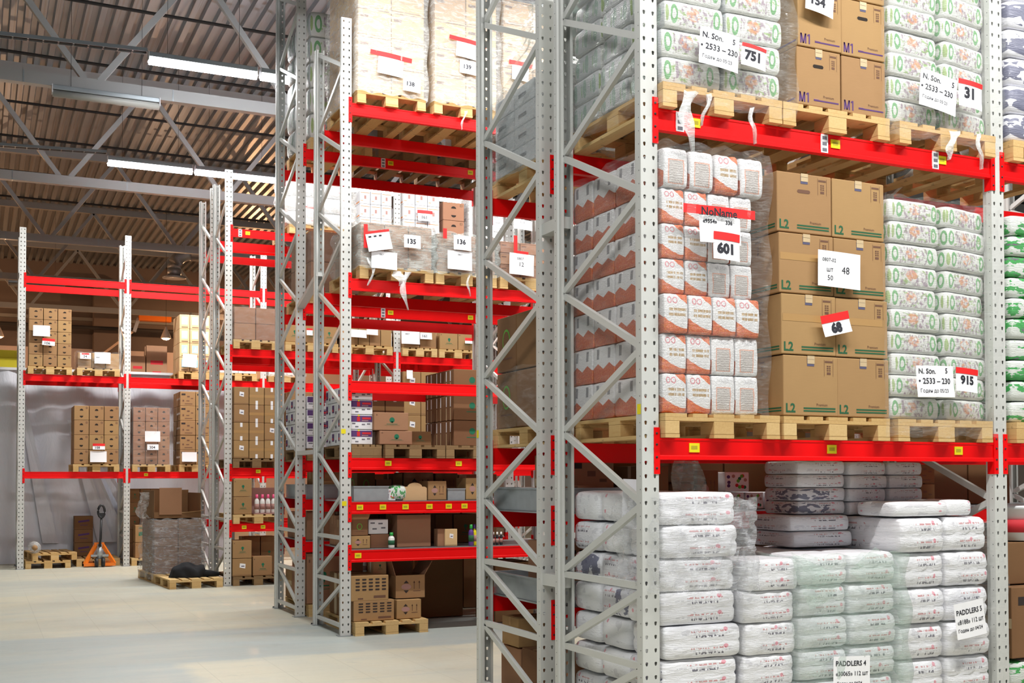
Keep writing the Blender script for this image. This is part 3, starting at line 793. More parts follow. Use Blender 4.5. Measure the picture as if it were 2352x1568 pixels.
# lamps
def glow(name, c, st):
    g = G(name); MATS[name] = g.done(g.bsdf(lin('ffffff'), .5, 0, None, .5, lin(c), st))
glow('tube_lit', 'f4f8ff', 37.0); glow('warm_bulb', 'ffb070', 30.0)
simple('tube_off', 'a7a7a2', .4)
LAMP = {}
def lamp_meshes(lit):
    if lit not in LAMP:
        L = 1.5; a = MB(); a.box(-L/2, -.06, 0, L/2, .06, .07, 'galvanised', .008); a.box(-L/2-.012, -.065, -.05, -L/2, .065, .075, 'print_white'); a.box(L/2, -.065, -.05, L/2+.012, .065, .075, 'print_white')
        t = MB(); vs = []; fs = []; n = 8
        for x in (-L/2, L/2):
            for k in range(n+1): an = PI*.75+PI*1.5*k/n; vs.append((x, .062*math.cos(an), -.045+.055*math.sin(an)))
        for k in range(n): fs.append((k, n+1+k, n+2+k, k+1))
        fs.append(tuple(range(n+1))); fs.append(tuple(range(2*n+1, n, -1)))
        t.raw(vs, fs, 'tube_lit' if lit else 'tube_off', True)
        h = MB(); h.tube([(-.5, 0, .07), (-.5, 0, ZD-7.55-.02)], .003, 'steel_dark', 5); h.tube([(.5, 0, .07), (.5, 0, ZD-7.55-.02)], .003, 'steel_dark', 5)
        LAMP[lit] = (a.mesh('housing'), t.mesh('tube'), h.mesh('hanger'))
    return LAMP[lit]
def lamp(x, y, z, label, lit=True, group=None, power=105):
    t = thing('fluorescent_lamp', label, 'ceiling lamp', (x, y, z), 0, group); a, b, c = lamp_meshes(lit)
    put('housing', a, t); put('tube', b, t); put('hanger', c, t)
    if lit and power:
        ld = bpy.data.lights.new('lamp_light', 'AREA'); ld.shape = 'RECTANGLE'; ld.size = 1.45; ld.size_y = .1; ld.energy = power; ld.color = (1, .985, .95)
        lo = bpy.data.objects.new('lamp_light', ld); COL.objects.link(lo); lo.parent = t; lo.location = (0, 0, -.125)
    return t
LZ = 7.5
for i, x in enumerate((-.78, .78)): lamp(x, 10.8, LZ+.06, ('left', 'right')[i]+' lamp of the nearer lit pair under the corrugated roof')
for i, x in enumerate((-.79, .77)): lamp(x, 16.3, LZ, power=260, label=('left', 'right')[i]+' lamp of the farther lit pair behind the tall racks')
lamp(3.35, 16.3, LZ, 'lit lamp seen through the second rack above the first film load')
lamp(5.4, 16.3, LZ, 'lit lamp seen through the second rack above the second film load')
for y in (-2.9, 4.35):
    for x in ((-5.2, -3.6, -.3, 1.26, 3.6, 5.16) if y < 0 else (-1.4, .16, 2.6, 4.16)):
        lamp(x, y, LZ, 'lit ceiling lamp above the near aisle, out of sight overhead', group='overhead aisle lamps', power=170 if y < 0 else 122)
for x in (3.6, 5.16): lamp(x, 10.8, LZ+.06, 'lit lamp of the nearer row, hidden behind the rack goods', group='hidden row lamps')
lamp(-1.95, 12.2, 7.37, 'unlit grey lamp hanging below the nearest roof truss', False)
lamp(-2.15, 30.2, 7.33, 'unlit pinkish lamp below a far roof truss above the left rack', False)
for i, (x0, y0, x1, y1) in enumerate(((-9, 11.6, -1.55, 10.85), (-9, 17.6, -1.56, 16.35))):
    mb = MB()
    for s in (-.06, .06): mb.bar((x0, y0+s, LZ+.16), (x1, y1+s, LZ+.16), .012, .05, 'galvanised')
    for k in range(40):
        t = k/39; xx = x0+(x1-x0)*t; yy = y0+(y1-y0)*t; mb.box(xx-.01, yy-.06, LZ+.135, xx+.01, yy+.06, LZ+.145, 'galvanised')
    mb.tube([(x0, y0, LZ+.15), (x1, y1, LZ+.15)], .02, 'conduit', 6)
    tag(mb.build('cable_tray'), ('perforated cable tray leading to the nearer lit lamps', 'perforated cable tray leading to the farther lit lamps')[i], 'cable tray')
def pendant(px, py, Y, label):
    c = at(px, py, Y); t = thing('pendant_lamp', label, 'pendant lamp', c, 0, 'cone lamps in the far hall')
    mb = MB(); mb.lathe([(.15, -.01), (.155, 0), (.12, .1), (.07, .22), (.03, .3), (.025, .34)], (0, 0, 0), 'warm_shade', 20); mb.build('lamp_shade', t)
    mb = MB(); mb.lathe([(.01, -.06), (.07, -.05), (.12, -.02), (.12, -.012), (.01, -.011)], (0, 0, 0), 'warm_bulb', 16); mb.build('bulb', t)
    mb = MB(); mb.tube([(0, 0, .33), (0, 0, ZD-c.z)], .005, 'conduit', 5); mb.build('cord', t)
    ld = bpy.data.lights.new('pendant_light', 'POINT'); ld.energy = 200; ld.color = (1, .6, .35); ld.shadow_soft_size = .05
    lo = bpy.data.objects.new('pendant_light', ld); COL.objects.link(lo); lo.parent = t; lo.location = (0, 0, -.08)
pendant(-4, 772, 30, 'warm cone lamp at the left picture edge above the yellow boxes')
pendant(381, 776, 30, 'warm cone lamp above the tall brown carton behind the curtain')
for x, y, en in ((-9, 27, 200), (-13, 20, 200), (-8, 36, 1050), (5.5, 36, 850)):
    t = thing('pendant_lamp', 'warm cone lamp in the far hall, out of sight beside the trusses', 'pendant lamp', (x, y, 7.2), 0, 'cone lamps in the far hall')
    mb = MB(); mb.lathe([(.15, -.01), (.155, 0), (.12, .1), (.07, .22), (.03, .3), (.025, .34)], (0, 0, 0), 'warm_shade', 16); mb.build('lamp_shade', t)
    mb = MB(); mb.lathe([(.01, -.06), (.07, -.05), (.12, -.02), (.12, -.012), (.01, -.011)], (0, 0, 0), 'warm_bulb', 12); mb.build('bulb', t)
    ld = bpy.data.lights.new('pendant_light', 'POINT'); ld.energy = en; ld.color = (1, .52, .25); ld.shadow_soft_size = .05
    lo = bpy.data.objects.new('pendant_light', ld); COL.objects.link(lo); lo.parent = t; lo.location = (0, 0, -.08)

# plastic curtain behind the far rack
mb = MB(); r = random.Random(3); nx = 120; nz = 14; vs = []; fs = []; x0, x1, z1 = -13.0, 1.3, 3.9
for j in range(nz+1):
    for i in range(nx+1):
        x = x0+(x1-x0)*i/nx; z = z1*j/nz
        y = 19.45 + .05*math.sin(x*4.1+.5*math.sin(z*1.1))+.03*math.sin(x*9.7+z*.8) + .05*math.sin(x*1.3+2)
        vs.append((x, y, z))
for j in range(nz):
    for i in range(nx): a = j*(nx+1)+i; fs.append((a, a+1, a+nx+2, a+nx+1))
mb.raw(vs, fs, 'curtain_sheet', True)
# wide folds gathered towards the top
for k, xx in enumerate((-2.9, -2.0, -1.85, -1.55)):
    mb.raw([(xx, 19.36, 3.2-.3*k), (xx+.12, 19.3, 3.2-.3*k), (xx+.75+.15*k, 19.3, .4), (xx+.45+.15*k, 19.36, .4)], [(0, 1, 2, 3)], 'curtain_sheet')
tag(mb.build('plastic_curtain'), 'pale grey plastic sheet curtain hanging behind the farthest rack', 'curtain')
tag((lambda m: (m.box(-13.05, 19.33, 3.88, 1.35, 19.52, 3.93, 'print_white'), m.build('curtain_rail'))[1])(MB()), 'thin white rail along the top of the plastic curtain', 'rail')

# ventilation duct
mb = MB(); c = at(400, 632, 28); e = at(400, 597, 28); mb.tube([(c.x, 28, c.z), (e.x, 28, e.z-.25)], .19, 'duct_metal', 18)
pts = [(e.x+.45-.45*math.cos(a), 28, e.z-.25+.45*math.sin(a)) for a in [PI/2*i/8 for i in range(9)]]
mb.tube(pts, .19, 'duct_metal', 18); mb.tube([(e.x+.45, 28, e.z+.2), (9, 28, e.z+.2)], .19, 'duct_metal', 18); mb.lathe([(.19, 0), (.33, -.05), (.33, -.09), (.15, -.09)], (c.x, 28, c.z), 'duct_metal', 18)
tag(mb.build('ventilation_duct'), 'round metal ventilation duct with elbow and flared outlet under the roof', 'duct')
mb = MB(); a = at(318, 731, 38); b = at(392, 731, 38); mb.box(a.x, 37.8, a.z-.09, b.x, 38.1, a.z+.09, 'orange_paint'); mb.bar((a.x-.15, 38, a.z-.5), (a.x, 38, a.z), .2, .12, 'duct_metal'); mb.bar((a.x-2, 38, a.z-2.0), (a.x-.2, 38, a.z-.5), .08, .08, 'warm_shade')
o = mb.build('jib_crane'); tag(o, 'orange horizontal crane arm on the far wall', 'crane')

# ------------------------------------------------------------------ racks
LV = (.914, 1.433, 1.909, 2.742, 3.85, 5.76)
def rack(label, Y, rows, posts):
    t = thing('pallet_rack', label, 'pallet rack', (0, Y, 0), 0, 'white and red pallet racks')
    for (dy, dep, flip, H) in rows:
        for x in posts: frame(t, x, dy, dep, H, flip)
    return t
B = 2.70
R1 = rack('nearest white and red double pallet rack filling the right half', 0, ((0, 1.13, False, 6.75), (1.35, 1.13, True, 6.75)), (0, 2.815, 5.63))
beam(R1, 0, B, 0, 1.921, stickers=(.25, 1.29, 2.37)); beam(R1, 0, B, 1.13, 1.921, True)
beam(R1, 0, B, 0, 3.882, stickers=(.27, 1.34, 2.25), white=(.16, 1.25, 2.19)); beam(R1, 0, B, 1.13, 3.882, True)
for z in (1.921, 3.882): beam(R1, 2.815, 5.515, 0, z); beam(R1, 2.815, 5.515, 1.13, z, True)
for z in (.78, 1.433, 1.921, 3.882):
    beam(R1, 0, B, 1.35, z); beam(R1, 0, B, 2.48, z, True)
    beam(R1, 2.815, 5.515, 1.35, z); beam(R1, 2.815, 5.515, 2.48, z, True)
for (x, y, z, w) in ((-PW-.0008, .0, 2.06, 0), (-PW-.0008, 2.42, 2.0, 0)):
    mb = MB(); mb.box(x-.001, y+.01, z, x, y+.05, z+.06, 'sticker_yellow'); mb.build('post_tag', R1)
for z in (.98, 3.4):
    mb = MB(); mb.box(-.1, 1.07, z-.03, -.02, 1.41, z+.05, 'rack_white'); mb.build('row_spacer', R1)
def deck(root, x0, x1, y0, y1, z, m='galvanised'):
    mb = MB(); mb.box(x0+.01, y0+.012, z, x1-.01, y1-.012, z+.012, m); return mb.build('shelf_deck', root)
for z in (.78, 1.433): deck(R1, 0, B, 1.35, 2.48, z); deck(R1, 2.815, 5.515, 1.35, 2.48, z)
Y2 = 6.2
R2 = rack('second white and red double pallet rack across the near aisle', Y2, ((0, 1.13, False, 6.75), (1.92, 1.13, True, 8.2)), (0, 2.815))
for z in LV:
    st = {.914: (.08,), 1.433: (.1, .36, .62, .9, 1.13, 1.32, 1.6, 1.9, 2.2), 1.909: (.42, 1.25)}.get(z, ())
    beam(R2, 0, B, 0, z, stickers=st); beam(R2, 0, B, 1.13, z, True, stickers=(.6, 1.6) if z > 3 else (), white=())
    if z != 2.742: beam(R2, 0, B, 1.92, z, stickers=(1.1, 2.2) if z > 3 else (), white=(1.0, 2.3) if z > 3 else ()); beam(R2, 0, B, 3.05, z, True)
for z in (.914, 1.433): deck(R2, 0, B, 0, 1.13, z); deck(R2, 0, B, 1.92, 3.05, z)
for z0, z1 in ((3.78, 4.06), (2.0, 2.0)):
    mb = MB(); mb.bar((-.06, 1.98, z0), (-.06, 1.05, z1), .05, .09, 'rack_white', (1, 0, 0)); mb.build('row_spacer', R2)
for (x, z) in ((-.11, 2.17), (-.1, 1.395)):
    mb = MB(); mb.box(x, -.002, z, x+.05, -.0005, z+.05, 'sticker_yellow'); mb.build('post_tag', R2)
Y3 = 12.65
R3 = rack('third white and red pallet rack behind the pallet with the black jacket', Y3, ((0, 1.1, False, 6.66), (1.3, 1.1, True, 6.66)), (0, 2.815, 5.63))
for k, (x0, x1) in enumerate(((0, B), (2.815, 5.515))):
    for z in (.978, 1.864, 3.756, 5.669):
        beam(R3, x0, x1, 0, z, stickers={5.669: (.24,), 1.864: (.42,), .978: (.2, .5)}.get(z, ()) if k == 0 else (), white=(.12,) if z > 5 and k == 0 else ())
        beam(R3, x0, x1, 1.1, z, True); beam(R3, x0, x1, 1.3, z); beam(R3, x0, x1, 2.4, z, True)
Y4 = 17.75
R4 = rack('farthest white and red pallet rack in front of the grey curtain', Y4, ((0, 1.1, False, 6.48),), (-2.853, -.955, 1.70, 4.4))
for (x0, x1) in ((-2.853, -1.07), (-.955, 1.585), (1.70, 4.285)):
    for z in (1.833, 3.677, 5.528):
        beam(R4, x0, x1, 0, z, stickers=(.3,) if z < 2 and x0 > -1 and x0 < 0 else (), white=()); beam(R4, x0, x1, 1.1, z, True)

# ------------------------------------------------------------------ goods on the nearest rack
Z1, Z2 = 1.923, 3.884; PH = .145
def sgn(x0, y0, x1, y1, Y, label, **k):
    a = at(x0, (y0+y1)/2, Y); b = at(x1, (y0+y1)/2, Y); t = at((x0+x1)/2, y0, Y); u = at((x0+x1)/2, y1, Y)
    return sign((x0+x1)/2, (y0+y1)/2, Y, b.x-a.x, t.z-u.z, label, **k)
def bagstack(x0, x1, y0, z0, lh, nl, nc, dep, mat, what, where, group, matside=None, k=14, nd=1, lean=0.0, seed=0, wob=.008, mats=None, cap=None, crease=0.0, turn=(0, 0)):
    r = random.Random(seed); w = (x1-x0)/nc
    for i in range(nl):
        dx = r.uniform(-wob, wob)
        for c in range(nc):
            for e in range(nd):
                if e and c: continue
                m = mats[(i*nc+c+e) % len(mats)] if mats else mat
                ms = matside[(i+e) % len(matside)] if isinstance(matside, (list, tuple)) else matside
                bag(x0+w*(c+.5)+dx, y0-lean*i*i*.004+r.uniform(0, wob)*2+e*dep+abs(turn[c] if c < 2 else 0)*w*.5, z0+lh*i, w-.008, dep-.016, lh*.992,
                    lab(what, level_word(i, nl), col_word(c, nc), ('', 'second deep', 'third deep', 'fourth deep')[e], where), m, group, seed=i*3+c+e, k=k, matside=ms, crease=crease, rz=r.uniform(-wob, wob)*.5+(turn[c] if c < 2 else 0))

# upper shelf: fruit-print packs, M1 cartons, fruit-print packs
pallet(.445, -.05, Z2, 'pallet under the upper near-post stack of green-white packs', .87)
bagstack(.014, .905, -.035, Z2+PH+.002, .168, 7, 2, .385, 'bag_green_print', 'green-white pack,', 'upper near-post stack', 'green and white packs on the upper shelf left', 'bag_end_print', nd=3, lean=.35, seed=1)
film_wrap(.004, .93, -.06, 1.13, Z2+.02, 5.2, 'film_clear', 'clear stretch film around the upper near-post stack of packs', None, .02, 3, tails=((.19, -.075, Z2+.1, .36, .1), (.3, -.075, Z2+.1, .2, .03), (.63, -.075, Z2+.06, .22, .03)))
sgn(1606, 72, 1696, 158, -.095, 'white three-line paper sign on the upper near-post packs', lines=(('N. Sоn.', .06, .72, .16, .02, .62), ('5', .82, .74, .15, .02, None), ('• 2533 – 230', .03, .42, .17, .02, .95), ('Годен до 05/23', .08, .15, .12, .0, .84)), rot=.1)
sgn(1702, 106, 1758, 158, -.1, 'number sign 751 with red top on the upper near-post packs', lines=(('751', .12, .26, .48, .05, .76),), red=(.86, 1.02), rot=.12)
pallet(1.318, -.05, Z2, 'pallet under the purple M1 cartons', .86)
for i in range(3):
    for c in range(2):
        carton((1.178, 1.553)[c]+(0, .012, .004)[i]*(1-c), -.04+(0, .012)[c], Z2+PH+.373*i+.002, .352 if c == 0 else .366, .42, .37,
               lab('tan carton printed M1', ('bottom layer', 'second layer up', 'top layer')[i], ('left', 'right')[c]+' column', 'above the red beam'), 'M1h' if (i+c) % 2 == 0 else 'M1', 'kraft', 'cartons printed M1')
        carton((1.178, 1.553)[c], .39, Z2+PH+.373*i+.002, .36, .42, .37, lab('tan carton', ('bottom layer', 'second layer up', 'top layer')[i], ('left', 'right')[c], 'column behind the M1 cartons'), 'plain', 'kraft', 'cartons behind the M1 cartons')
sgn(1850, -20, 1914, 34, -.07, 'white number sign 154 on the upper M1 carton', lines=(('154', .18, .3, .42, .04, .7),), rot=.16)
pallet(2.262, -.05, Z2, 'pallet under the upper far-post stack of green-white packs', .86)
bagstack(1.755, 2.672, -.035, Z2+PH+.002, .155, 8, 2, .42, 'bag_green_print', 'green-white pack,', 'upper far-post stack', 'green and white packs on the upper shelf right', 'bag_green_print', seed=2, turn=(.05, .16), wob=.012)
film_wrap(1.735, 2.695, -.06, .9, Z2+.02, 5.2, 'film_clear', 'clear stretch film around the upper far-post stack of packs', None, .02, 5, tails=((2.26, -.08, Z2+.12, .2, .08), (2.5, -.08, Z2+.13, .24, .03)))
sgn(2112, 170, 2196, 256, -.095, 'white three-line paper sign on the upper far-post packs', lines=(('N. Sоn.', .06, .74, .15, .02, .58), ('5', .84, .76, .15, .02, None), ('• 2533 – 230', .03, .46, .16, .02, .95), ('Годен до 05/23', .08, .2, .11, .0, .84)), rot=.14)
sgn(2201, 188, 2254, 250, -.1, 'number sign 31 with red top on the upper far-post packs', lines=(('31', .22, .32, .44, .05, .56),), red=(.84, 1.02), rot=.08, band_w=1.04)

# lower shelf: orange roll packs, L2 cartons, fruit-print packs
pallet(.43, -.05, Z1, 'pallet under the orange and white roll packs', .83)
zz = Z1+PH+.002
for i in range(7):
    h = .2365 if i < 3 else (.2095 if i < 6 else .245); wd = .705 if i < 3 else (.665 if i < 6 else .745); w = wd/4; xo = .012
    yo = -.04 if i in (2, 6) else -.02
    for c in range(4):
        m = 'roll_pack_panel' if (c >= 2 and i not in (2,)) and not (i == 6 and c == 2) else 'roll_pack_front'
        if i == 6 and c < 2: m = 'roll_pack_panel'
        bag(xo+w*(c+.5), yo+.004*c, zz, w-.006, .28, h-.003, lab('orange-white roll pack,', ('bottom', 'second', 'third', 'fourth', 'fifth', 'sixth', 'top')[i], 'layer', ORD[c], 'from left in front'), m, 'orange and white roll packs, front', sag=.0, k=24 if i < 6 else 10, seed=i+c, cat='roll pack', name='roll_pack', matside='roll_pack_side')
    for e in range(1, 4):
        bag(xo+w/2+.004*(i % 2), yo+.288*e, zz, w-.006, .278, h-.003, lab('orange-white roll pack,', ('bottom', 'second', 'third', 'fourth', 'fifth', 'sixth', 'top')[i], 'layer', ORD[e], 'behind the near post, left side'), 'roll_pack_front', 'orange and white roll packs, left side', sag=.0, k=24, seed=i+e, cat='roll pack', name='roll_pack', matside='roll_pack_side')
    zz += h
film_wrap(.004, .73, -.065, 1.12, Z1+PH, Z1+PH+1.6, 'film_clear', 'clear stretch film around the orange roll packs', None, .016, 7)
sgn(1556, 468, 1720, 516, -.11, 'red banner strip reading NoName on the orange roll packs', lines=(), red=(.28, .72), bow=.01, name='banner_strip') if False else None
t = sgn(1606, 486, 1700, 560, -.1, 'white paper sheet under a long red NoName tape', lines=(('«9554»', .08, .6, .13, .03, .42), ('336', .62, .6, .14, .03, .26)), red=(.86, 1.14), band_w=1.75, rot=-.0)
mb = MB(); tv, tf, asp = textgeo('NoName', .025); a = at(1610, 490, -.12); b = at(1692, 490, -.12); H = (b.x-a.x)/asp
mb.raw([(a.x-t.location.x+x*H, -.026, at(1650, 498, -.12).z-t.location.z+y*H) for x, y in tv], tf, 'ink'); mb.build('lettering', t)
sgn(1638, 536, 1698, 598, -.115, 'number sign 601 with red top on the orange roll packs', lines=(('601', .12, .2, .44, .06, .78),), red=(.72, 1.02), rot=.05)
pallet(1.30, -.05, Z1, 'pallet under the green L2 cartons', .85)
for i in range(4):
    for c in range(2):
        st = {(3, 0): 'L2h', (2, 0): 'L2ht', (1, 0): 'L2t', (1, 1): 'L2t'}.get((i, c), 'L2')
        carton((1.078, 1.51)[c]+(.018, .006, -.004, -.012)[i]*(1 if c == 0 else .6), -.04+(.0, .004)[c]+(0, .0, .006, .012)[i], Z1+PH+.383*i+.002, .43, .43, .38,
               lab('tan carton printed L2', ('bottom layer', 'second layer up', 'third layer up', 'top layer')[i], ('left', 'right')[c]+' column', 'near the 68 tag'), st, 'kraft', 'cartons printed L2')
sgn(1879, 579, 1976, 661, -.065, 'white handwritten delivery sheet taped across two L2 cartons', lines=(('0807-02', .1, .7, .1, 0, .4), ('шт', .2, .42, .1, 0, .2), ('50', .22, .18, .14, 0, .2), ('48', .55, .4, .2, 0, .3)), rot=.03, bow=.005)
sgn(1888, 722, 1952, 768, -.075, 'tilted white number tag 68 with a red top band', lines=(('68', .26, .08, .56, .07, .55),), red=(.66, 1.06), rot=-.22, band_w=1.02)
pallet(2.215, -.05, Z1, 'pallet under the lower far-post stack of green-white packs', .84)
bagstack(1.745, 2.688, -.03, Z1+PH+.002, .1455, 10, 2, .42, 'bag_green_print', 'green-white pack,', 'lower far-post stack', 'green and white packs on the lower shelf', 'bag_green_print', seed=3, turn=(.05, .2), wob=.012)
film_wrap(1.722, 2.668, -.055, .9, Z1+.03, Z1+PH+1.46, 'film_clear', 'clear stretch film around the lower far-post stack of packs', None, .016, 9)
sgn(2105, 840, 2190, 912, -.09, 'white three-line paper sign on the lower far-post packs', lines=(('N. Sоn.', .06, .74, .17, .02, .58), ('5', .76, .76, .17, .02, None), ('• 2533 – 230', .05, .42, .19, .02, .9), ('Годен до 05/23', .08, .12, .15, .0, .84)), rot=-.02)
sgn(2195, 848, 2244, 900, -.095, 'number tag 915 with red top on the lower far-post packs', lines=(('915', .18, .3, .42, .05, .66),), red=(.78, 1.04), rot=.07, band_w=1.04)

# next bay to the right, only its left edge shows
pallet(3.28, -.05, Z2, 'pallet at the right picture edge on the upper beam', .84)
bagstack(2.845, 3.7, -.03, Z2+PH+.002, .2, 6, 1, .5, 'bag_navy_print', 'white navy-print pack,', 'at the upper right picture edge', 'navy print packs at the right edge', seed=4)
pallet(3.28, -.05, Z1, 'pallet at the right picture edge on the lower beam', .84)
bagstack(2.85, 3.7, -.02, Z1+PH+.002, .145, 10, 1, .5, 'bag_bright_green', 'bright green pack,', 'at the right picture edge', 'bright green packs at the right edge', seed=5)
carton(3.3, .05, .42, .8, .8, .5, 'large brown carton on the floor load at the right picture edge', 'lines', 'kraft_dark')
carton(3.3, .15, .925, .78, .7, .3, 'brown carton behind the right post below the beam', 'plain', 'kraft_dark')
bagstack(2.88, 3.7, .05, .004, .2, 2, 1, .7, 'bag_bright_green', 'green-white pack,', 'on the floor at the right picture edge', 'floor packs at the right edge', seed=6)
t = thing('pail', 'white pail with red and blue print behind the right post', 'pail', (3.2, .3, 1.232)); mb = MB(); mb.lathe([(.15, 0), (.17, .22), (.185, .225), (.185, .25), (.02, .255)], (0, 0, 0), 'white_pail', 20); mb.build('body', t); mb = MB(); mb.lathe([(.172, .06), (.176, .15)], (0, 0, 0), 'print_red', 20); mb.build('print_band', t)

# floor level under the first beam
FG = 'white packs stacked on the floor, '
bagstack(.02, .585, -.0, .004, .2, 8, 1, .4, 'bag_white_print', 'white pack,', 'of the floor stack beside the near post', FG+'left stack', ['bag_plain_white', 'bag_plain_white', 'bag_navy_print'], seed=11, mats=['bag_white_print'], crease=.03, wob=.016)
for i in range(8):
    for e in range(2):
        bag(.3, .405+.375*e, .004+.2*i, .56, .365, .197, lab('white pack', level_word(i, 8), ('middle', 'rear')[e], 'of the left floor stack, seen through the bracing'), 'bag_plain_white', FG+'left side', seed=i+e, matside=('bag_white_print', 'bag_plain_white', 'bag_plain_white', 'bag_navy_print', 'bag_plain_white')[(i*2+e*3) % 5], k=8)
bagstack(.6, 1.0, -.02, .004, .197, 6, 1, .4, 'bag_white_print', 'white pack,', 'of the narrow second floor stack', FG+'second stack', seed=12, crease=.03, wob=.016)
bagstack(1.02, 1.83, -.0, .004, .2, 6, 2, 1.0, 'bag_white_print', 'white pack,', 'of the green-filmed floor stack', FG+'green filmed stack', seed=13, crease=.03, wob=.016)
bagstack(1.86, 2.675, -.0, .004, .236, 6, 2, 1.0, 'bag_white_print', 'white pack,', 'of the rightmost floor stack', FG+'right stack', seed=14, crease=.03, wob=.016)
bagstack(1.3, 1.83, .42, 1.215, .108, 2, 1, .5, 'bag_white_print', 'shaded white pack,', 'on top of the green-filmed stack', FG+'upper packs', seed=15)
bagstack(1.42, 1.85, .5, 1.434, .092, 4, 1, .4, 'bag_navy_print', 'navy-print pack,', 'close under the beam, left of three', FG+'packs under the beam', seed=16, mats=['bag_navy_print', 'bag_navy_print', 'bag_white_print', 'bag_white_print'])
bagstack(1.87, 2.22, .5, 1.424, .093, 4, 1, .4, 'bag_white_print', 'white pack,', 'close under the beam, middle of three', FG+'packs under the beam', seed=17)
bagstack(2.23, 2.56, .5, 1.424, .093, 4, 1, .4, 'bag_white_print', 'white pack,', 'close under the beam, right of three', FG+'packs under the beam', seed=18)
bag(2.08, .03, 1.424, .48, .4, .1, 'single white pack lying on the rightmost floor stack, left', 'bag_plain_white', FG+'loose packs', seed=2)
bag(2.44, .06, 1.424, .24, .4, .11, 'short white pack lying on the rightmost floor stack, right', 'bag_plain_white', FG+'loose packs', seed=3)
film_wrap(.0, .605, -.045, .4, 1.0, 1.56, 'film_streaky', 'loose clear film draped over the top of the left floor stack', None, .03, 21)
film_wrap(.585, 1.012, -.05, .4, .6, 1.19, 'film_clear', 'clear film around the narrow second floor stack', None, .02, 24)
film_wrap(1.005, 1.842, -.025, 1.01, .02, 1.2, 'film_green', 'greenish torn film around the middle floor stack', None, .02, 22)
film_wrap(1.85, 2.7, -.025, 1.01, .05, 1.38, 'film_clear', 'clear film around the rightmost floor stack', None, .02, 23)
# loose torn flaps of the greenish film
r = random.Random(4)
for k, pts in enumerate((((1818, 1268), (1885, 1300), (1935, 1335), (1905, 1380), (1860, 1400), (1830, 1330)), ((1950, 1310), (2010, 1255), (2055, 1290), (2075, 1330), (2050, 1350), (1985, 1345)))):
    mb = MB(); P = [at(px, py, -.075-.03*r.random()) for px, py in pts]; c = sum(P, Vector())/len(P); c.y -= .03
    mb.raw([tuple(c)]+[tuple(q) for q in P], [(0, i+1, (i+1) % len(P)+1) for i in range(len(P))], 'film_green', True)
    tag(mb.build('torn_film'), ('pointed torn flap of greenish film at the left of the middle floor stack', 'crumpled greenish film flap at the right of the middle floor stack')[k], 'plastic film')
sgn(2194, 1380, 2262, 1462, -.075, 'white paper sign with three lines on the rightmost floor stack', lines=(('PADDLERS 5', .06, .66, .15, .02, .86), ('«8188» 112 шт', .06, .4, .13, .01, .88), ('Годен до 04/24', .06, .16, .12, .01, .86)), rot=-.12, bow=.008)
sgn(1914, 1506, 1998, 1592, -.075, 'white paper sign at the bottom picture edge on greenish film', lines=(('PADDLERS 4', .06, .74, .14, .02, .86), ('«30065» 112 шт', .06, .48, .12, .01, .88), ('Годен до 04/24', .1, .22, .11, .01, .82)), rot=.04, bow=.008)
sgn(1432, 1100, 1466, 1214, .33, 'long white paper sheet hung on the near frame bracing', lines=(), rot=.04, bow=.01, rz=-.5)
mb = MB(); P = [at(1548, 1058, .5), at(1606, 1058, .5), at(1620, 1126, .5), at(1546, 1126, .5)]; vs = []; n = 8
for j in range(n+1):
    for i in range(n+1):
        q = P[0].lerp(P[1], i/n).lerp(P[3].lerp(P[2], i/n), j/n); vs.append((q.x, q.y+.03*math.sin(i*1.9+j*.4), q.z))
mb.raw(vs, [(j*(n+1)+i, j*(n+1)+i+1, (j+1)*(n+1)+i+1, (j+1)*(n+1)+i) for j in range(n) for i in range(n)], 'film_milky', True)
tag(mb.build('hanging_film'), 'translucent film hanging below the beam above the left floor stack', 'plastic film')

# back row of the nearest rack
YB = 1.37
pallet(.45, YB-.02, Z2, 'pallet under the grey wrapped cartons behind the first frame', .82)
for i in range(4):
    for e in range(3):
        carton(.24, YB+.02+.36*e, Z2+PH+.152*i+.002, .4, .35, .15, lab('grey wrapped carton', level_word(i, 4), ('front', 'middle', 'rear')[e], 'behind the first frame'), 'white', 'print_slate' if False else 'kraft', 'grey wrapped cartons behind the first frame')
film_wrap(.02, .86, YB-.02, YB+1.1, Z2+.1, 4.64, 'film_grey', 'grey film around the cartons behind the first frame', None, .012, 31)
film_wrap(.05, .7, YB+.0, YB+.8, 4.64, 5.3, 'film_green', 'greenish film cap above the grey wrapped cartons', None, .03, 32, flare=-.1)
pallet(.45, YB-.02, Z1, 'pallet under the dark brown cartons behind the first frame', .82, m='pallet_wood')
for i in range(3):
    for e, st in enumerate(('slots', 'diamond', 'ovalgreen')):
        if i == 2 and e: continue
        carton(.28, YB+.01+.36*e, Z1+PH+.435*i+.002, .46, .355, .43 if i < 2 else .3, lab('dark brown carton', ('bottom layer', 'middle layer', 'top layer')[i], ('front', 'middle', 'rear')[e], 'of stack behind first frame'), st, 'kraft_dark', 'dark brown cartons behind the first frame')
film_wrap(.03, .86, YB-.015, YB+1.1, Z1+PH, 2.52, 'film_clear', 'clear film around the lower dark cartons behind the first frame', None, .01, 33)
def tray(x0, x1, y0, y1, z, h, label, m='grey_tray'):
    mb = MB(); t = .008
    mb.box(x0, y0, z, x1, y1, z+t, m); mb.box(x0, y0, z+t, x1, y0+t, z+h, m); mb.box(x0, y1-t, z+t, x1, y1, z+h, m); mb.box(x0, y0+t, z+t, x0+t, y1-t, z+h, m); mb.box(x1-t, y0+t, z+t, x1, y1-t, z+h, m)
    mb.box(x0-.006, y0-.006, z+h-.012, x1+.006, y0, z+h, m); mb.box(x0-.006, y0, z+h-.012, x0, y1, z+h, m)
    return tag(mb.build('shelf_tray'), label, 'tray', 'grey open trays on the low shelves')
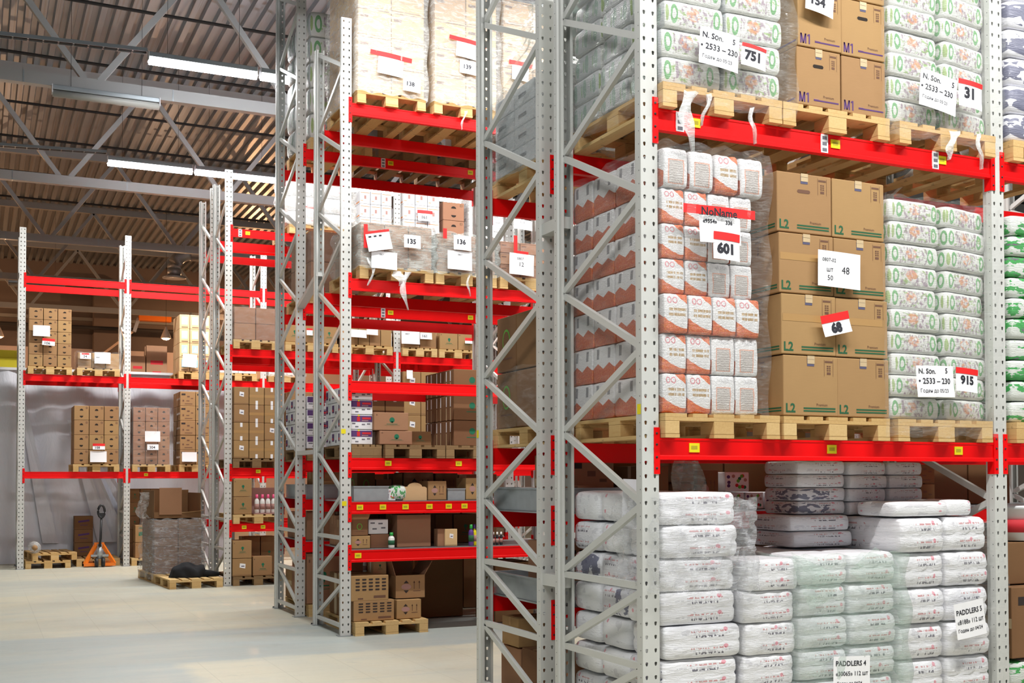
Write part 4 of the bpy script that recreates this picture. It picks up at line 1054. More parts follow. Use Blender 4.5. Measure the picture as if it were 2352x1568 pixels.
tray(.02, .735, YB+.02, YB+1.08, 1.447, .17, 'grey open tray on the middle shelf behind the first frame')
tray(.02, .735, YB+.02, YB+1.08, .794, .17, 'grey open tray on the lowest shelf behind the first frame')
carton(.34, YB+.1, 1.458, .4, .5, .4, 'light brown carton with blue mark standing in the middle grey tray', 'lines', 'kraft_pink')
carton(.34, YB+.1, .805, .42, .6, .42, 'brown carton with dark dashes standing in the lowest grey tray', 'dots', 'kraft_pink')
bag(.3, YB+.72, 1.458, .3, .3, .16, 'small green pack in the middle grey tray', 'bag_bright_green', None, seed=1)
carton(.25, YB+.68, .004, .38, .36, .4, 'dotted brown carton on the floor behind the first frame, rear', 'dots', 'kraft_pink')
carton(.25, YB+.3, .004, .38, .36, .42, 'plain brown carton on the floor behind the first frame, middle', 'diamond', 'kraft_dark')
carton(.34, YB-.05, .004, .5, .33, .46, 'brown carton on the floor behind the first frame, front', 'plain', 'kraft_pink')
carton(.2, YB+.7, .41, .3, .3, .22, 'open tan carton on top of the dotted floor carton', 'plain', 'kraft')
# low back shelves seen under the first beam
for k, (x, h) in enumerate(((1.0, .43), (1.52, .42), (2.04, .43), (3.1, .43), (3.63, .44), (4.15, .42), (4.67, .43))): carton(x, YB+.5, 1.447, .51, .5, h, lab(ORD[k], 'deep dark carton at the back of the shelf under the first beam'), 'diamond' if k == 0 else 'plain', 'kraft_dark', 'deep dark cartons under the first beam'); carton(x, YB+.3, .794, .51, .6, .5, lab(ORD[k], 'dark carton added to darken the gap on the lowest back shelf'), 'plain', 'kraft_dark', 'deep dark cartons under the first beam')  # lowest shelf row is added so the gap there turns black
for k, (x0, x1, h, st) in enumerate(((.75, .98, .33, 'plain'), (1.0, 1.2, .2, 'diamond'), (1.22, 1.42, .3, 'diamond'))):
    carton((x0+x1)/2, YB+.05, 1.447, x1-x0-.01, .4, h, ('plain', 'low', 'tall')[k]+' dark carton on the back shelf behind the left floor stack', st, 'kraft_dark', 'cartons on the low back shelf')
carton(1.1, YB+.06, 1.649, .2, .36, .2, 'dark carton with diamond mark on another on the back shelf', 'diamond', 'kraft_dark')
for k in range(3): carton(1.555+.18*k, YB+.04, 1.447, .17, .3, .13, ('left', 'middle', 'right')[k]+' colourful fruit-print box on the back shelf', 'fruit', 'kraft', 'fruit print boxes')
carton(1.57, YB+.03, 1.58, .22, .3, .15, 'white box with fruit pictures on top of the other fruit-print boxes', 'fruit', 'kraft', 'fruit print boxes')
for i in range(2):
    for c in range(4): carton(2.38+.17*c, YB+.15, 1.447+.17*i, .165, .3, .165, lab('small dark carton with diamond mark', ('lower', 'upper')[i], 'layer', ORD[c], 'beside the right frame'), 'diamond', 'kraft_dark', 'small cartons beside the right frame')
for i in range(2):
    for c in range(3): carton(3.0+.25*c, YB+.1, 1.447+.19*i, .24, .3, .185, lab('dark carton', ('lower', 'upper')[i], 'layer', ORD[c], 'behind the right post'), 'lines', 'kraft_dark', 'dark cartons behind the right post')

# ------------------------------------------------------------------ goods on the second rack
L1, L2, L3, L4, L5, L6 = LV
YF = Y2-.05
def wload(x0, x1, z, top, nc, nr, what, where, mat, st, fmat, flabel, y=YF, d=.4, nd=2, pm='pallet_wood', pal=True, group=None, seed=1, top_film=False, tails=(), styles=None, plabel=None, bul=.012):
    if pal: pallet((x0+x1)/2, y, z+.002, plabel or ('pallet under the '+where), x1-x0, m=pm)
    stack(x0+.01, x1-.01, y+.015, z+PH+.004, top, nc, nr, what, where if not where.split()[0] in ('cartons', 'load') else 'in the '+where, st, mat, d, group, nd, seed=seed, styles=styles)
    if fmat: film_wrap(x0-.004, x1+.004, y-.012, y+.015+d*nd, z+PH*.8, top+.015, fmat, flabel, None, bul, seed, top_film, tails)
def rowlab(*a): return lab(*a)
wload(.05, .84, L6, 7.45, 2, 5, 'pale wrapped carton,', 'first top shelf load', 'kraft_pale', 'wrapbox', 'film_white', 'white film around the first top shelf load', nd=3, d=.38, seed=41, group='wrapped cartons on the top shelf')
wload(.94, 1.72, L6, 7.45, 2, 5, 'pale wrapped carton,', 'second top shelf load', 'kraft_pale', 'wrapbox', 'film_white', 'white film around the second top shelf load', nd=2, d=.45, seed=42, tails=((1.3, YF-.03, L6+.06, .22, .03),), group='wrapped cartons on the top shelf')
wload(1.78, 2.56, L6, 7.2, 2, 5, 'pale wrapped carton,', 'third top shelf load', 'kraft_pale', 'wrapbox', 'film_white', 'white film around the third top shelf load', nd=2, d=.45, seed=43, group='wrapped cartons on the top shelf')
carton(2.3, Y2+1.95, L6+PH+.003, .5, .5, 1.3, 'tall brown carton behind the third top shelf load', 'plain', 'kraft_dark')
sgn(868, 128, 926, 174, YF-.04, 'blank white sheet under red tape on the first top shelf load', red=(.86, 1.1), band_w=1.65, rot=.08)
sgn(926, 179, 966, 212, YF-.045, 'number sign 138 on the first top shelf load', lines=(('138', .2, .38, .32, .03, .66),), rot=.06)
sgn(1048, 96, 1098, 135, YF-.04, 'blank white sheet under red tape on the second top shelf load', red=(.9, 1.15), band_w=1.7, rot=.1)
sgn(1056, 141, 1100, 172, YF-.045, 'number sign 139 on the second top shelf load', lines=(('139', .2, .36, .34, .03, .66),), rot=.06)
sgn(1176, 146, 1214, 186, YF-.04, 'white sheet under a red tape right of the near frame', red=(.86, 1.1), band_w=1.4, rot=.06)

wload(.08, .93, L5, 4.47, 3, 2, 'grey wrapped carton,', 'first film load', 'kraft_pink', 'wrapbox', 'film_milky', 'grey film around the first film load', nd=2, d=.5, seed=44, tails=((.16, YF-.03, L5+.22, .3, .05), (.5, YF-.03, L5+.1, .16, .14), (.62, YF-.035, L5+.1, .42, .07)), bul=.016, group='wrapped cartons on the second highest shelf')
wload(.96, 1.70, L5, 4.42, 3, 3, 'brown wrapped carton,', 'second film load', 'kraft_pink', 'wrapbox', 'film_milky', 'grey film around the second film load', nd=2, d=.5, seed=45, tails=((1.35, YF-.03, L5+.12, .24, .03),), group='wrapped cartons on the second highest shelf')
wload(1.74, 2.52, L5, 4.40, 3, 3, 'brown wrapped carton,', 'third film load', 'kraft_pink', 'wrapbox', 'film_clear', 'clear film around the third film load', nd=2, d=.5, seed=46, group='wrapped cartons on the second highest shelf')
sgn(842, 530, 898, 575, YF-.07, 'tilted white sheet with dark lines on grey film beside the first film load number', lines=(('- - -', .1, .7, .08, .04, .6),), rot=-.2, red=(.9, 1.02), band_w=1.0)
sgn(928, 540, 966, 570, YF-.075, 'number sign 135 on the first film load', lines=(('135', .2, .3, .4, .04, .66),), rot=.02)
sgn(853, 578, 912, 618, YF-.06, 'white delivery sheet on grey film below the tilted sheet', lines=(('0807', .3, .76, .1, 0, .3),), rot=.03)
sgn(1042, 541, 1082, 575, YF-.06, 'number sign 136 on the second film load', lines=(('136', .2, .38, .36, .04, .66),), rot=.02)
sgn(1028, 577, 1084, 620, YF-.055, 'white delivery sheet below the number on the second film load', lines=(('0807', .4, .76, .1, 0, .3),), rot=.02)
sgn(1170, 583, 1226, 632, YF-.05, 'white delivery sheet on the third film load', lines=(('0807', .3, .7, .12, 0, .4), ('12', .4, .4, .2, 0, .3)), rot=.04, red=(1.0, 1.12), band_w=.5)
sgn(1180, 505, 1222, 528, YF+.02, 'white leaflet with green corners above the third wrapped load', lines=(('111', .35, .6, .24, 0, .3),), rot=.05)
for (px, py, h, lb) in ((840, 535, .16, 'at the first film load corner'), (1022, 533, .07, 'at the corner of the second film load'), (1184, 560, .16, 'above the third delivery sheet')):
    c = at(px, py, YF-.05); mb = MB(); mb.box(-.022, -.004, -h, .022, 0, h*.6, 'paper_red'); o = mb.build('tape_strip', None, c); tag(o, 'short red tape strip '+lb, 'tape', 'red tape strips')

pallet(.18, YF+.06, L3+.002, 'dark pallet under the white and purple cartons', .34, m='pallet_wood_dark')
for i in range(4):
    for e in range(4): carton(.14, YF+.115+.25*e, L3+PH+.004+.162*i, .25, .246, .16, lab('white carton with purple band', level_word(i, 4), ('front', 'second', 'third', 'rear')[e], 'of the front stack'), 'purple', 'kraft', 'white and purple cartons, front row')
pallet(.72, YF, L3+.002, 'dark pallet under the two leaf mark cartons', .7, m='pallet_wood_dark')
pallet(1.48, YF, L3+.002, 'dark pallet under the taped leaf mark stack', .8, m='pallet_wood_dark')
carton(.51, YF+.05, L3+PH+.004, .38, .4, .152, 'lower brown leaf mark carton standing beside the purple cartons', 'leaf', 'kraft_pink')
carton(.46, YF+.06, L3+PH+.158, .4, .36, .2, 'upper brown leaf mark carton standing beside the purple cartons', 'leaf', 'kraft_pink')
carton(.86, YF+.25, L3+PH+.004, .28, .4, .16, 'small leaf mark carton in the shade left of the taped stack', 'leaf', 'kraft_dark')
for i in range(3):
    for e in range(3): carton(1.47, YF+.2+.308*e, L3+PH+.004+.292*i, .44, .304, .29, lab('taped leaf mark carton', level_word(i, 3), ('front', 'middle', 'rear')[e], 'of the right stack'), 'leaftape', 'kraft_dark', 'taped leaf mark cartons')
stack(.52, 1.3, Y2+1.95, L3+PH+.004, 2.75, 3, 2, 'plain brown carton', 'behind the two leaf mark cartons', 'wtape', 'kraft_dark', .4, 'plain cartons in the back row')
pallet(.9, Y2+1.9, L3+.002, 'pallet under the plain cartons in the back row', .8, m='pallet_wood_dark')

# low shelves of the second rack
tray(.04, .43, YF+.07, YF+.68, L2+.013, .16, 'left grey tray on the yellow labelled shelf')
z = L2+.013
carton(.47, YF+.09, z, .1, .2, .13, 'small box with fruit print beside the green pack', 'fruit')
bag(.56, YF+.08, z, .2, .2, .17, 'green and clear bottle pack on the yellow labelled shelf', 'bag_bright_green', None, k=3.5)
mb = MB(); w = .28; pts = [(-w/2, 0), (w/2, 0), (w/2, .135), (w/2-.02, .15), (.085, .152)] + [(.085*math.cos(a), .15+.045*math.sin(a)) for a in [PI*i/8 for i in range(1, 8)]] + [(-.085, .152), (-w/2+.02, .15), (-w/2, .14)]
for y in (0, .012): mb.face([(a, y, b) for a, b in (pts if y == 0 else pts[::-1])], 'kraft_pale')
for i in range(len(pts)): a = pts[i]; b = pts[(i+1) % len(pts)]; mb.face([(a[0], 0, a[1]), (a[0], .012, a[1]), (b[0], .012, b[1]), (b[0], 0, b[1])], 'kraft_pale')
mb.box(-w/2, .013, 0, w/2, .25, .12, 'kraft'); a = at(953, 1148, YF+.1); tag(mb.build('display_tray', None, (a.x, YF+.1, z)), 'tan display tray with round raised front on the yellow labelled shelf', 'tray')
carton_px((983, 1104), (1026, 1150), YF+.1, 'diamond mark carton right of the round tan tray', .3, 'diamond', 'kraft', None, z)
tray(at(1029, 1150, YF+.1).x, at(1068, 1150, YF+.1).x, YF+.1, YF+.6, z, .13, 'dark open tray between the two diamond mark cartons')
carton_px((1070, 1097), (1112, 1150), YF+.1, 'diamond mark carton beside the near frame on the yellow labelled shelf', .3, 'diamond', 'kraft', None, z)
for k, (a, b, t, st) in enumerate(((820, 862, 1085, 'ovalgreen'), (864, 900, 1100, 'plain'), (902, 925, 1087, 'redtext'), (927, 996, 1084, 'diamond'), (1000, 1052, 1086, 'diamond'), (1054, 1072, 1090, 'plain'))):
    carton_px((a, t), (b, 1140), YF+.72, lab('brown carton', ORD[k], 'from left at the back of the yellow labelled shelf'), .35, st, 'kraft_pink' if k % 2 else 'kraft_dark', 'cartons at the back of the yellow labelled shelf', z)
z = L1+.013; yy = YF+.1
carton_px((806, 1230), (851, 1264), yy, 'lower left diamond mark carton on the lowest shelf', .3, 'diamond', 'kraft', None, z)
fc = carton_px((806, 1192), (846, 1229.5), yy, 'open brown carton with raised flaps on the lowest shelf left', .3, 'ovalgreen', 'kraft_dark')
hh = fc.dimensions.z if False else max(v.co.z for v in fc.data.vertices)-.001
for pts in ([(-.11, .0, hh), (.1, .0, hh), (.13, .012, hh+.07), (-.08, .012, hh+.07)], [(-.11, .29, hh), (.1, .29, hh), (.1, .34, hh+.08), (-.11, .34, hh+.08)]): mb = MB(); mb.face(pts, 'kraft'); o = mb.build('flap', fc); o.modifiers.new('thick', 'SOLIDIFY').thickness = .004
carton_px((851, 1226), (894, 1263), yy+.06, 'dark brown carton under the grey packet on the lowest shelf', .3, 'plain', 'kraft_pink', None, z)
carton_px((846, 1192), (892, 1225.5), yy+.06, 'grey white packet with pink print lying on the dark carton', .25, 'white', 'kraft')
carton_px((912, 1181), (990, 1263), yy+.05, 'big plain brown carton in the middle of the lowest shelf', .4, 'plain', 'kraft_pink', None, z)
carton_px((1022, 1214), (1051, 1259), yy, 'small tan carton with white label on the lowest shelf', .12, 'wlabel', 'kraft_pale', None, z)
carton_px((1005, 1214), (1021.5, 1259), yy+.02, 'narrow grey carton touching the small tan carton', .12, 'plain', 'kraft_pink', None, z)
for k, (a, b, t) in enumerate(((838, 870, 1180), (872, 905, 1182), (1000, 1040, 1180), (1042, 1095, 1180))): carton_px((a, t), (b, 1240), YF+.75, lab('dark carton', ORD[k], 'from left at the back of the lowest shelf'), .35, 'leaf' if k % 2 else 'plain', 'kraft_dark', 'cartons at the back of the lowest shelf', z)
def bottle(x, y, z, h, r, body, cap, label, group=None):
    t = thing('bottle', label, 'bottle', (x, y, z), 0, group)
    mb = MB(); mb.lathe([(r*.9, 0), (r, .01), (r, h*.62), (r*.8, h*.72), (r*.42, h*.78), (r*.42, h*.8)], (0, 0, 0), body, 14); mb.build('body', t)
    mb = MB(); mb.lathe([(r*.55, h*.8), (r*.6, h*.82), (r*.55, h), (.001, h)], (0, 0, 0), cap, 12); mb.build('cap', t)
    mb = MB(); mb.lathe([(r*1.01, h*.2), (r*1.01, h*.5)], (0, 0, 0), 'print_green' if cap == 'cap_green' else 'print_pink', 14); mb.build('label_band', t)
    return t
a = at(899, 1262, yy); bottle(a.x, yy, z, .17, .035, 'bottle_white', 'cap_green', 'white bottle with green top beside the big plain carton')
a = at(1082, 1258, yy); bottle(a.x, yy, z, .24, .03, 'bottle_purple', 'cap_green', 'purple spray bottle with green top on the lowest shelf')
a = at(1092, 1258, yy); bottle(a.x, yy+.03, z, .24, .025, 'sticker_yellow', 'bottle_purple', 'yellow and purple bottle beside the near frame')
for k in range(3): a = at(1133+9*k, 1256, yy); bottle(a.x, yy, z, .15, .018, 'bottle_black', 'bottle_white', lab(ORD[k], 'small black bottle seen through the near frame'), 'small black bottles')
# floor of the second rack
pallet(at(901, 1455, YF).x, YF, 0, 'pallet on the floor under the dotted and diamond mark cartons', .83)
z = PH+.002
carton_px((812, 1378), (906, 1436), YF+.06, 'lower carton printed with dark dashes on the floor pallet', .5, 'dots', 'kraft', None, z)
carton_px((806, 1321), (893, 1377.5), YF+.06, 'upper carton printed with dark dashes on the floor pallet', .5, 'dots', 'kraft')
carton_px((911, 1376), (968, 1431), YF+.08, 'lower carton with diamond mark on the floor pallet', .45, 'diamond', 'kraft', None, z)
t = thing('open_carton', 'open carton with diamond mark and raised flaps on the floor pallet', 'carton', (at(947, 1376, YF+.08).x, YF+.145, at(940, 1375.5, YF+.08).z+.002))
w = at(980, 1350, YF+.08).x-at(913, 1350, YF+.08).x; h = at(945, 1322, YF+.08).z-at(945, 1375.5, YF+.08).z; d = .4
mb = MB()
for (q) in ((-w/2, 0, w/2, .006), (-w/2, d-.006, w/2, d), (-w/2, .006, -w/2+.006, d-.006), (w/2-.006, .006, w/2, d-.006)): mb.box(q[0], q[1], 0, q[2], q[3], h, 'kraft')
mb.box(-w/2, 0, 0, w/2, d, .005, 'kraft'); prints(mb, 'diamond', w, d, h); mb.build('body', t)
for nm, pts in (('flap', [(-w/2, .0, h), (-w/2, d, h), (-w/2-.05, d, h+.17), (-w/2-.05, 0, h+.17)]), ('flap', [(w/2, 0, h), (w/2, d, h), (w/2+.09, d, h+.15), (w/2+.09, 0, h+.15)]), ('flap', [(-w/2, d, h), (w/2, d, h), (w/2, d+.05, h+.2), (-w/2, d+.05, h+.2)])):
    mb = MB(); mb.face(pts, 'kraft_pink'); o = mb.build(nm, t); m = o.modifiers.new('thick', 'SOLIDIFY'); m.thickness = .005
for k, (px, py, c) in enumerate(((851, 1310, 'cap_green'), (838, 1312, 'cap_pink'))):
    a = at(px, py, YF+.62); bottle(a.x, YF+.62, .62, .17, .022, 'bottle_white', c, ('white bottle with bright green top', 'slim bottle with pink top')[k]+' behind the dotted cartons')
carton(.36, YF+.6, z, .6, .5, .47, 'dark carton behind the dotted cartons on the floor pallet', 'leaf', 'kraft_dark')
carton_px((857, 1283), (888, 1318), YF+.3, 'light carton with leaf mark behind the dotted cartons', .2, 'leaf', 'kraft_pale')
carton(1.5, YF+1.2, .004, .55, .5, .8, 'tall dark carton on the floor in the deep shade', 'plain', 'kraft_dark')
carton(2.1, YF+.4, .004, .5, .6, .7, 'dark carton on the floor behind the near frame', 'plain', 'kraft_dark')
for k, (x, h) in enumerate(((.8, .7), (1.32, .72), (1.84, .74), (2.36, .7))): carton(x, Y2+1.95, .004, .5, .9, h, lab(ORD[k], 'added dark carton blocking light on the floor at the back of second rack'), 'plain', 'kraft_dark', 'deep dark floor cartons')  # added to stop light passing through the open back row
for k, (x, h) in enumerate(((.8, .42), (1.32, .44), (1.84, .4), (2.36, .42))): carton(x, Y2+2.0, L1+.013, .5, .9, h, lab(ORD[k], 'added dark carton blocking light on the lowest shelf of the back row'), 'plain', 'kraft_dark', 'deep dark shelf cartons'); carton(x, Y2+2.0, L2+.013, .5, .9, .3, lab(ORD[k], 'added dark carton blocking light on the yellow labelled shelf, back row'), 'plain', 'kraft_dark', 'deep dark shelf cartons')  # added on both shelves too, keeping light from behind out

# back row of the second rack, seen between the frames
yb = Y2+1.9
for i in range(5):
    for e in range(3): bag(.42, yb+.02+.38*e, L6+PH+.32*i, .78, .37, .315, lab('large green and white pack', level_word(i, 5), ('front', 'middle', 'rear')[e], 'of the high back row'), 'bag_green_print', 'large packs in the high back row', seed=i+e, matside='bag_end_print', k=12)
pallet(.45, yb, L6+.002, 'pallet under the large packs in the high back row', .8); pallet(1.33, yb, L6+.002, 'second pallet from left in the high back row', .8, m='pallet_wood_dark'); pallet(2.24, yb, L6+.002, 'third pallet from left in the high back row', .8, m='pallet_wood_dark'); carton(1.33, yb+.1, L6+PH+.003, .76, .9, .8, 'large brown carton on second high back row pallet', 'plain', 'kraft_dark')
wload(.05, .8, L5, 4.75, 2, 2, 'brown carton,', 'plain back row load', 'kraft_pink', 'plain', 'film_clear', 'clear film around the plain cartons in the back row', y=yb, nd=2, d=.5, seed=51, group='plain cartons in the high back row')
for i in range(4):
    for e in range(4): carton(.2, yb+.03+.27*e, L3+PH+.004+.162*i, .36, .266, .16, lab('white carton with purple band', level_word(i, 4), ('front', 'second', 'third', 'rear')[e], 'of the back stack'), 'purple', 'kraft', 'white and purple cartons, back row')
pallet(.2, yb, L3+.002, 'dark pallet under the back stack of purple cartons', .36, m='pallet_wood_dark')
tray(.03, .5, yb+.07, yb+1.1, L2+.013, .17, 'grey tray on the back row shelf between the frames')
carton(.3, yb+.1, L2+.04, .36, .3, .3, 'tan carton standing in the back row tray', 'plain', 'kraft')
for k, (y, h, st) in enumerate(((yb+.1, .36, 'plain'), (yb+.5, .3, 'diamond'), (yb+.8, .34, 'wlabel'))): carton(.22, y, L1+.013, .36, .28, h, lab(ORD[k], 'carton in depth on the lowest back row shelf'), st, 'kraft_pink', 'cartons on the lowest back row shelf')
for k, (y, h, st) in enumerate(((yb+.05, .62, 'leaf'), (yb+.45, .5, 'plain'), (yb+.8, .4, 'lines'))): carton(.24, y, .004+PH, .42, .34, h, lab(ORD[k], 'carton in depth on the back row floor pallet'), st, 'kraft_pink' if k < 2 else 'kraft', 'cartons on the back row floor pallet')
pallet(.29, yb-.02, 0, 'pallet on the floor in the back row of the second rack', .5)
for k, (y, h) in enumerate(((YF+.62, .3), (YF+.85, .34))): carton(.2, y, L1+.013, .3, .22, h, lab(ORD[k], 'brown carton in depth at the left end of the lowest shelf'), 'plain', 'kraft_pink', 'cartons at the left end of the lowest shelf')

# ------------------------------------------------------------------ goods on the third rack
YT = Y3-.05
wload(.012, .72, 3.756, 4.42, 2, 2, 'big brown carton', 'load by the lone upright', 'kraft_pink', 'plain', 'film_clear', 'clear film around the big brown cartons by the lone upright', y=YT, nd=2, d=.45, seed=61, group='big brown cartons on the third rack')
wload(.84, 1.72, 3.756, 4.2, 3, 1, 'leaf mark carton', 'load left under the dark red beams', 'kraft', 'leaf', None, '', y=YT, nd=1, seed=62, group='cartons on the third rack')
wload(1.86, 2.66, 3.756, 4.2, 4, 1, 'tan carton', 'load with two white sheets', 'kraft', 'plain', None, '', y=YT, nd=1, seed=63, group='cartons on the third rack')
wload(2.84, 3.46, 3.756, 4.2, 2, 1, 'tan carton', 'load with a numbered sheet', 'kraft', 'plain', None, '', y=YT, nd=1, seed=64, group='cartons on the third rack')
wload(3.5, 4.2, 3.756, 4.2, 2, 1, 'leaf mark carton', 'load with a red tag', 'kraft', 'leaf', None, '', y=YT, nd=1, seed=65, group='cartons on the third rack')
sgn(704, 754, 718, 770, YT-.02, 'small white sign with red top seen through the second rack', red=(.75, 1.0))
sgn(806, 757, 842, 775, YT-.02, 'white sheet low on the cartons seen through the second rack, left', rot=.03)
sgn(842, 755, 868, 769, YT-.025, 'smaller white sheet beside another on the third rack cartons', rot=.03)
sgn(922, 760, 964, 790, YT-.02, 'white sheet right of the far upright with holes', lines=(('0807', .2, .7, .12, 0, .4),))
sgn(965, 764, 992, 779, YT-.025, 'white number sign 161 on the third rack', lines=(('161', .2, .25, .45, .02, .66),))
sgn(1068, 776, 1086, 789, YT-.02, 'small tag with red top beside the near frame on the third rack', red=(.5, 1.0))
bagstack(.85, 1.95, YT, 5.669+PH, .25, 3, 2, .5, 'bag_plain_white', 'white sack', 'of the high load beside the lit lamps', 'white sacks on the third rack', seed=71, k=4)
pallet(1.4, YT, 5.671, 'pallet under the white sacks beside the lit lamps', 1.0)
film_wrap(.84, 1.96, YT-.03, YT+.5, 5.669+PH, 6.56, 'film_white', 'white film around the sacks beside the lit lamps', None, .03, 72)
sgn(702, 474, 720, 490, YT-.06, 'small white sheet with red tape on the white sacks', red=(.7, 1.0))
wload(2.08, 2.66, 5.669, 6.5, 3, 3, 'white carton', 'load left of the far upright', 'kraft', 'worange', None, '', y=YT, nd=1, seed=73, group='white and orange cartons on the third rack')
wload(2.84, 3.52, 5.669, 6.6, 3, 3, 'white carton', 'load right of the far upright', 'kraft', 'worange', None, '', y=YT, nd=1, seed=74, group='white and orange cartons on the third rack')
wload(3.56, 3.98, 5.669, 6.45, 1, 2, 'brown carton', 'load right of the white cartons', 'kraft_pink', 'handle', None, '', y=YT, nd=1, seed=75, group='cartons on the third rack top')
wload(4.05, 4.9, 5.669, 6.6, 2, 3, 'white carton', 'load behind the near frame', 'kraft', 'white', 'film_white', 'white film around the load behind the near frame', y=YT, nd=1, seed=76, group='white cartons on the third rack top')
sgn(960, 485, 992, 508, YT-.03, 'white sign with red top on the white and orange cartons', lines=(('161', .25, .2, .35, .02, .5),), red=(.75, 1.08), band_w=1.1)
wload(.012, .76, 1.864, 3.15, 3, 4, 'tan carton', 'third rack load, yellow tag', 'kraft', 'wtape', None, '', y=YT, nd=2, d=.35, seed=77, pm='pallet_wood_dark', styles=('wlabel', 'wtape', 'wtape', 'wtape', 'wtape', 'wlabel', 'wlabel', 'wtape', 'wtape'), group='tan cartons with white tape on the third rack')
wload(.9, 1.7, 1.864, 3.1, 2, 4, 'brown carton', 'load behind the purple cartons', 'kraft', 'plain', None, '', y=YT, nd=1, seed=78, group='cartons on the third rack')
wload(2.84, 3.5, 1.864, 3.5, 2, 4, 'tan carton', 'load right of the far upright below', 'kraft', 'wlabel', None, '', y=YT, nd=1, seed=79, group='cartons on the third rack')
wload(3.54, 4.3, 1.864, 3.5, 3, 5, 'brown carton', 'load beside the near frame below', 'kraft_pink', 'wtape', None, '', y=YT, nd=1, seed=80, group='cartons on the third rack')
sgn(934, 850, 948, 870, YT-.02, 'white label with green top on a third rack carton', lines=())
pallet(.42, YT, .98, 'pallet under the leaf mark cartons and pink topped bottles', .8)
z = .98+PH+.002
for i in range(2): carton(.17, YT+.02, z+.282*i, .29, .4, .28, ('lower', 'upper')[i]+' leaf mark carton beside the pink topped bottles', 'leaf', 'kraft', 'leaf mark cartons on the low shelf')
t = thing('bottle_tray', 'open pinkish tray lid behind the pink topped bottles', 'tray', (.55, YT+.2, z)); mb = MB(); mb.box(-.2, 0, 0, .2, .012, .42, 'print_pink'); mb.box(-.2, -.18, 0, .2, 0, .012, 'print_pink'); mb.build('tray', t)
for k in range(4): bottle(.41+.09*k, YT+.1, z+.014, .3, .038, 'bottle_white', 'cap_pink', lab(ORD[k], 'white bottle with pink top from left on low pallet'), 'pink topped bottles')
pallet(.42, YT, 0, 'dark pallet on the floor at the end of the third rack', .8, m='pallet_wood_dark')
z = PH+.002
for i in range(2): carton(.165, YT+.02, z+.285*i, .3, .4, .282, ('lower', 'upper')[i]+' carton with green and white labels at the third rack end', 'wlabel' if i == 0 else 'leaf', 'kraft', 'cartons on the third rack floor pallet')
carton(.49, YT+.03, z, .31, .3, .31, 'leaf mark carton alone at the front of the dark floor pallet', 'leaf', 'kraft')
for k in range(2): carton(.42+.28*k, YT+.5, z, .27, .4, .6, ('left', 'right')[k]+' dark carton at the back of the dark floor pallet', 'leaf' if k else 'plain', 'kraft_dark', 'dark cartons on the floor pallet')

# ------------------------------------------------------------------ goods on the farthest rack
YQ = Y4-.05
wload(-2.81, -2.03, 3.677, 4.93, 3, 5, 'tan carton with hand holes', 'tall stack at upper left', 'kraft', 'handle', None, '', y=YQ, nd=1, seed=81, group='cartons with hand holes, upper left stack', plabel='pallet under the tall carton stack at upper left')
wload(-1.94, -1.16, 3.677, 4.12, 3, 1, 'low tan carton', 'load right of the tall upper left stack', 'kraft', 'plain', 'film_clear', 'clear film around the low tan cartons at upper left', y=YQ, nd=1, seed=82, group='low cartons on the farthest rack', plabel='pallet under the low tan cartons at upper left')
sgn(76, 747, 115, 772, YQ-.02, 'white sheet on the tall carton stack at upper left'); sgn(97, 778, 126, 793, YQ-.025, 'tilted number tag with red top on the upper left stack', lines=(('106', .2, .1, .45, .02, .6),), red=(.65, 1.05), rot=.06)
sgn(184, 810, 209, 824, YQ-.02, 'small sheet with red print on the low tan cartons', lines=(('24', .3, .2, .4, .02, .4),), red=(.7, .95), band_w=.7); sgn(217, 809, 254, 835, YQ-.025, 'white sheet on the low tan cartons', lines=(('.....', .1, .5, .06, .05, .8),))
wload(-2.0, -1.16, 1.833, 3.1, 3, 4, 'tan carton with hand holes', 'stack above the pallet jack', 'kraft', 'handle', None, '', y=YQ, nd=2, d=.4, seed=83, group='cartons with hand holes above the pallet jack', plabel='pallet under the cartons above the pallet jack')
sgn(207, 1036, 245, 1061, YQ-.02, 'white sheet on the cartons above the pallet jack'); sgn(213, 1019, 241, 1032, YQ-.025, 'number tag with red top on the cartons above the pallet jack', lines=(('108', .2, .1, .45, .02, .6),), red=(.62, 1.05))
wload(-.05, .58, 3.677, 4.96, 3, 4, 'pale carton with blue label', 'stack of blue labels', 'kraft_pale', 'bluelabel', None, '', y=YQ, nd=2, d=.42, seed=84, group='pale cartons with blue labels', plabel='pallet under the pale cartons with blue labels')
sgn(419, 813, 452, 843, YQ-.02, 'white sheet on the pale cartons with blue labels', rot=.08); 
wload(-.92, -.2, 1.833, 3.09, 3, 4, 'wrapped brown carton', 'stack with two white sheets', 'kraft_pink', 'handle', 'film_clear', 'shiny film around the brown stack with two white sheets', y=YQ, nd=2, d=.4, seed=85, group='wrapped brown cartons on the farthest rack', plabel='pallet under the film wrapped brown stack')
sgn(333, 990, 368, 1014, YQ-.04, 'white sheet on the film wrapped brown stack'); sgn(338, 1020, 364, 1033, YQ-.045, 'number tag 304 on the film wrapped brown stack', lines=(('304', .2, .2, .5, .02, .6),))
wload(-.03, .6, 1.833, 3.43, 2, 5, 'tan carton with dark print', 'stack beside film wrapped one', 'kraft', 'lines', None, '', y=YQ, nd=2, d=.45, seed=86, group='tan cartons with dark print', plabel='pallet under the tan cartons with dark print')
sgn(418, 1038, 452, 1060, YQ-.02, 'white sheet on the tan cartons with dark print')
wload(1.75, 2.5, 3.677, 4.5, 2, 2, 'white load carton', 'end load of the farthest rack', 'kraft', 'white', 'film_white', 'white film on the far right load of the farthest rack', y=YQ, nd=1, seed=87, group='far right cartons of the farthest rack')
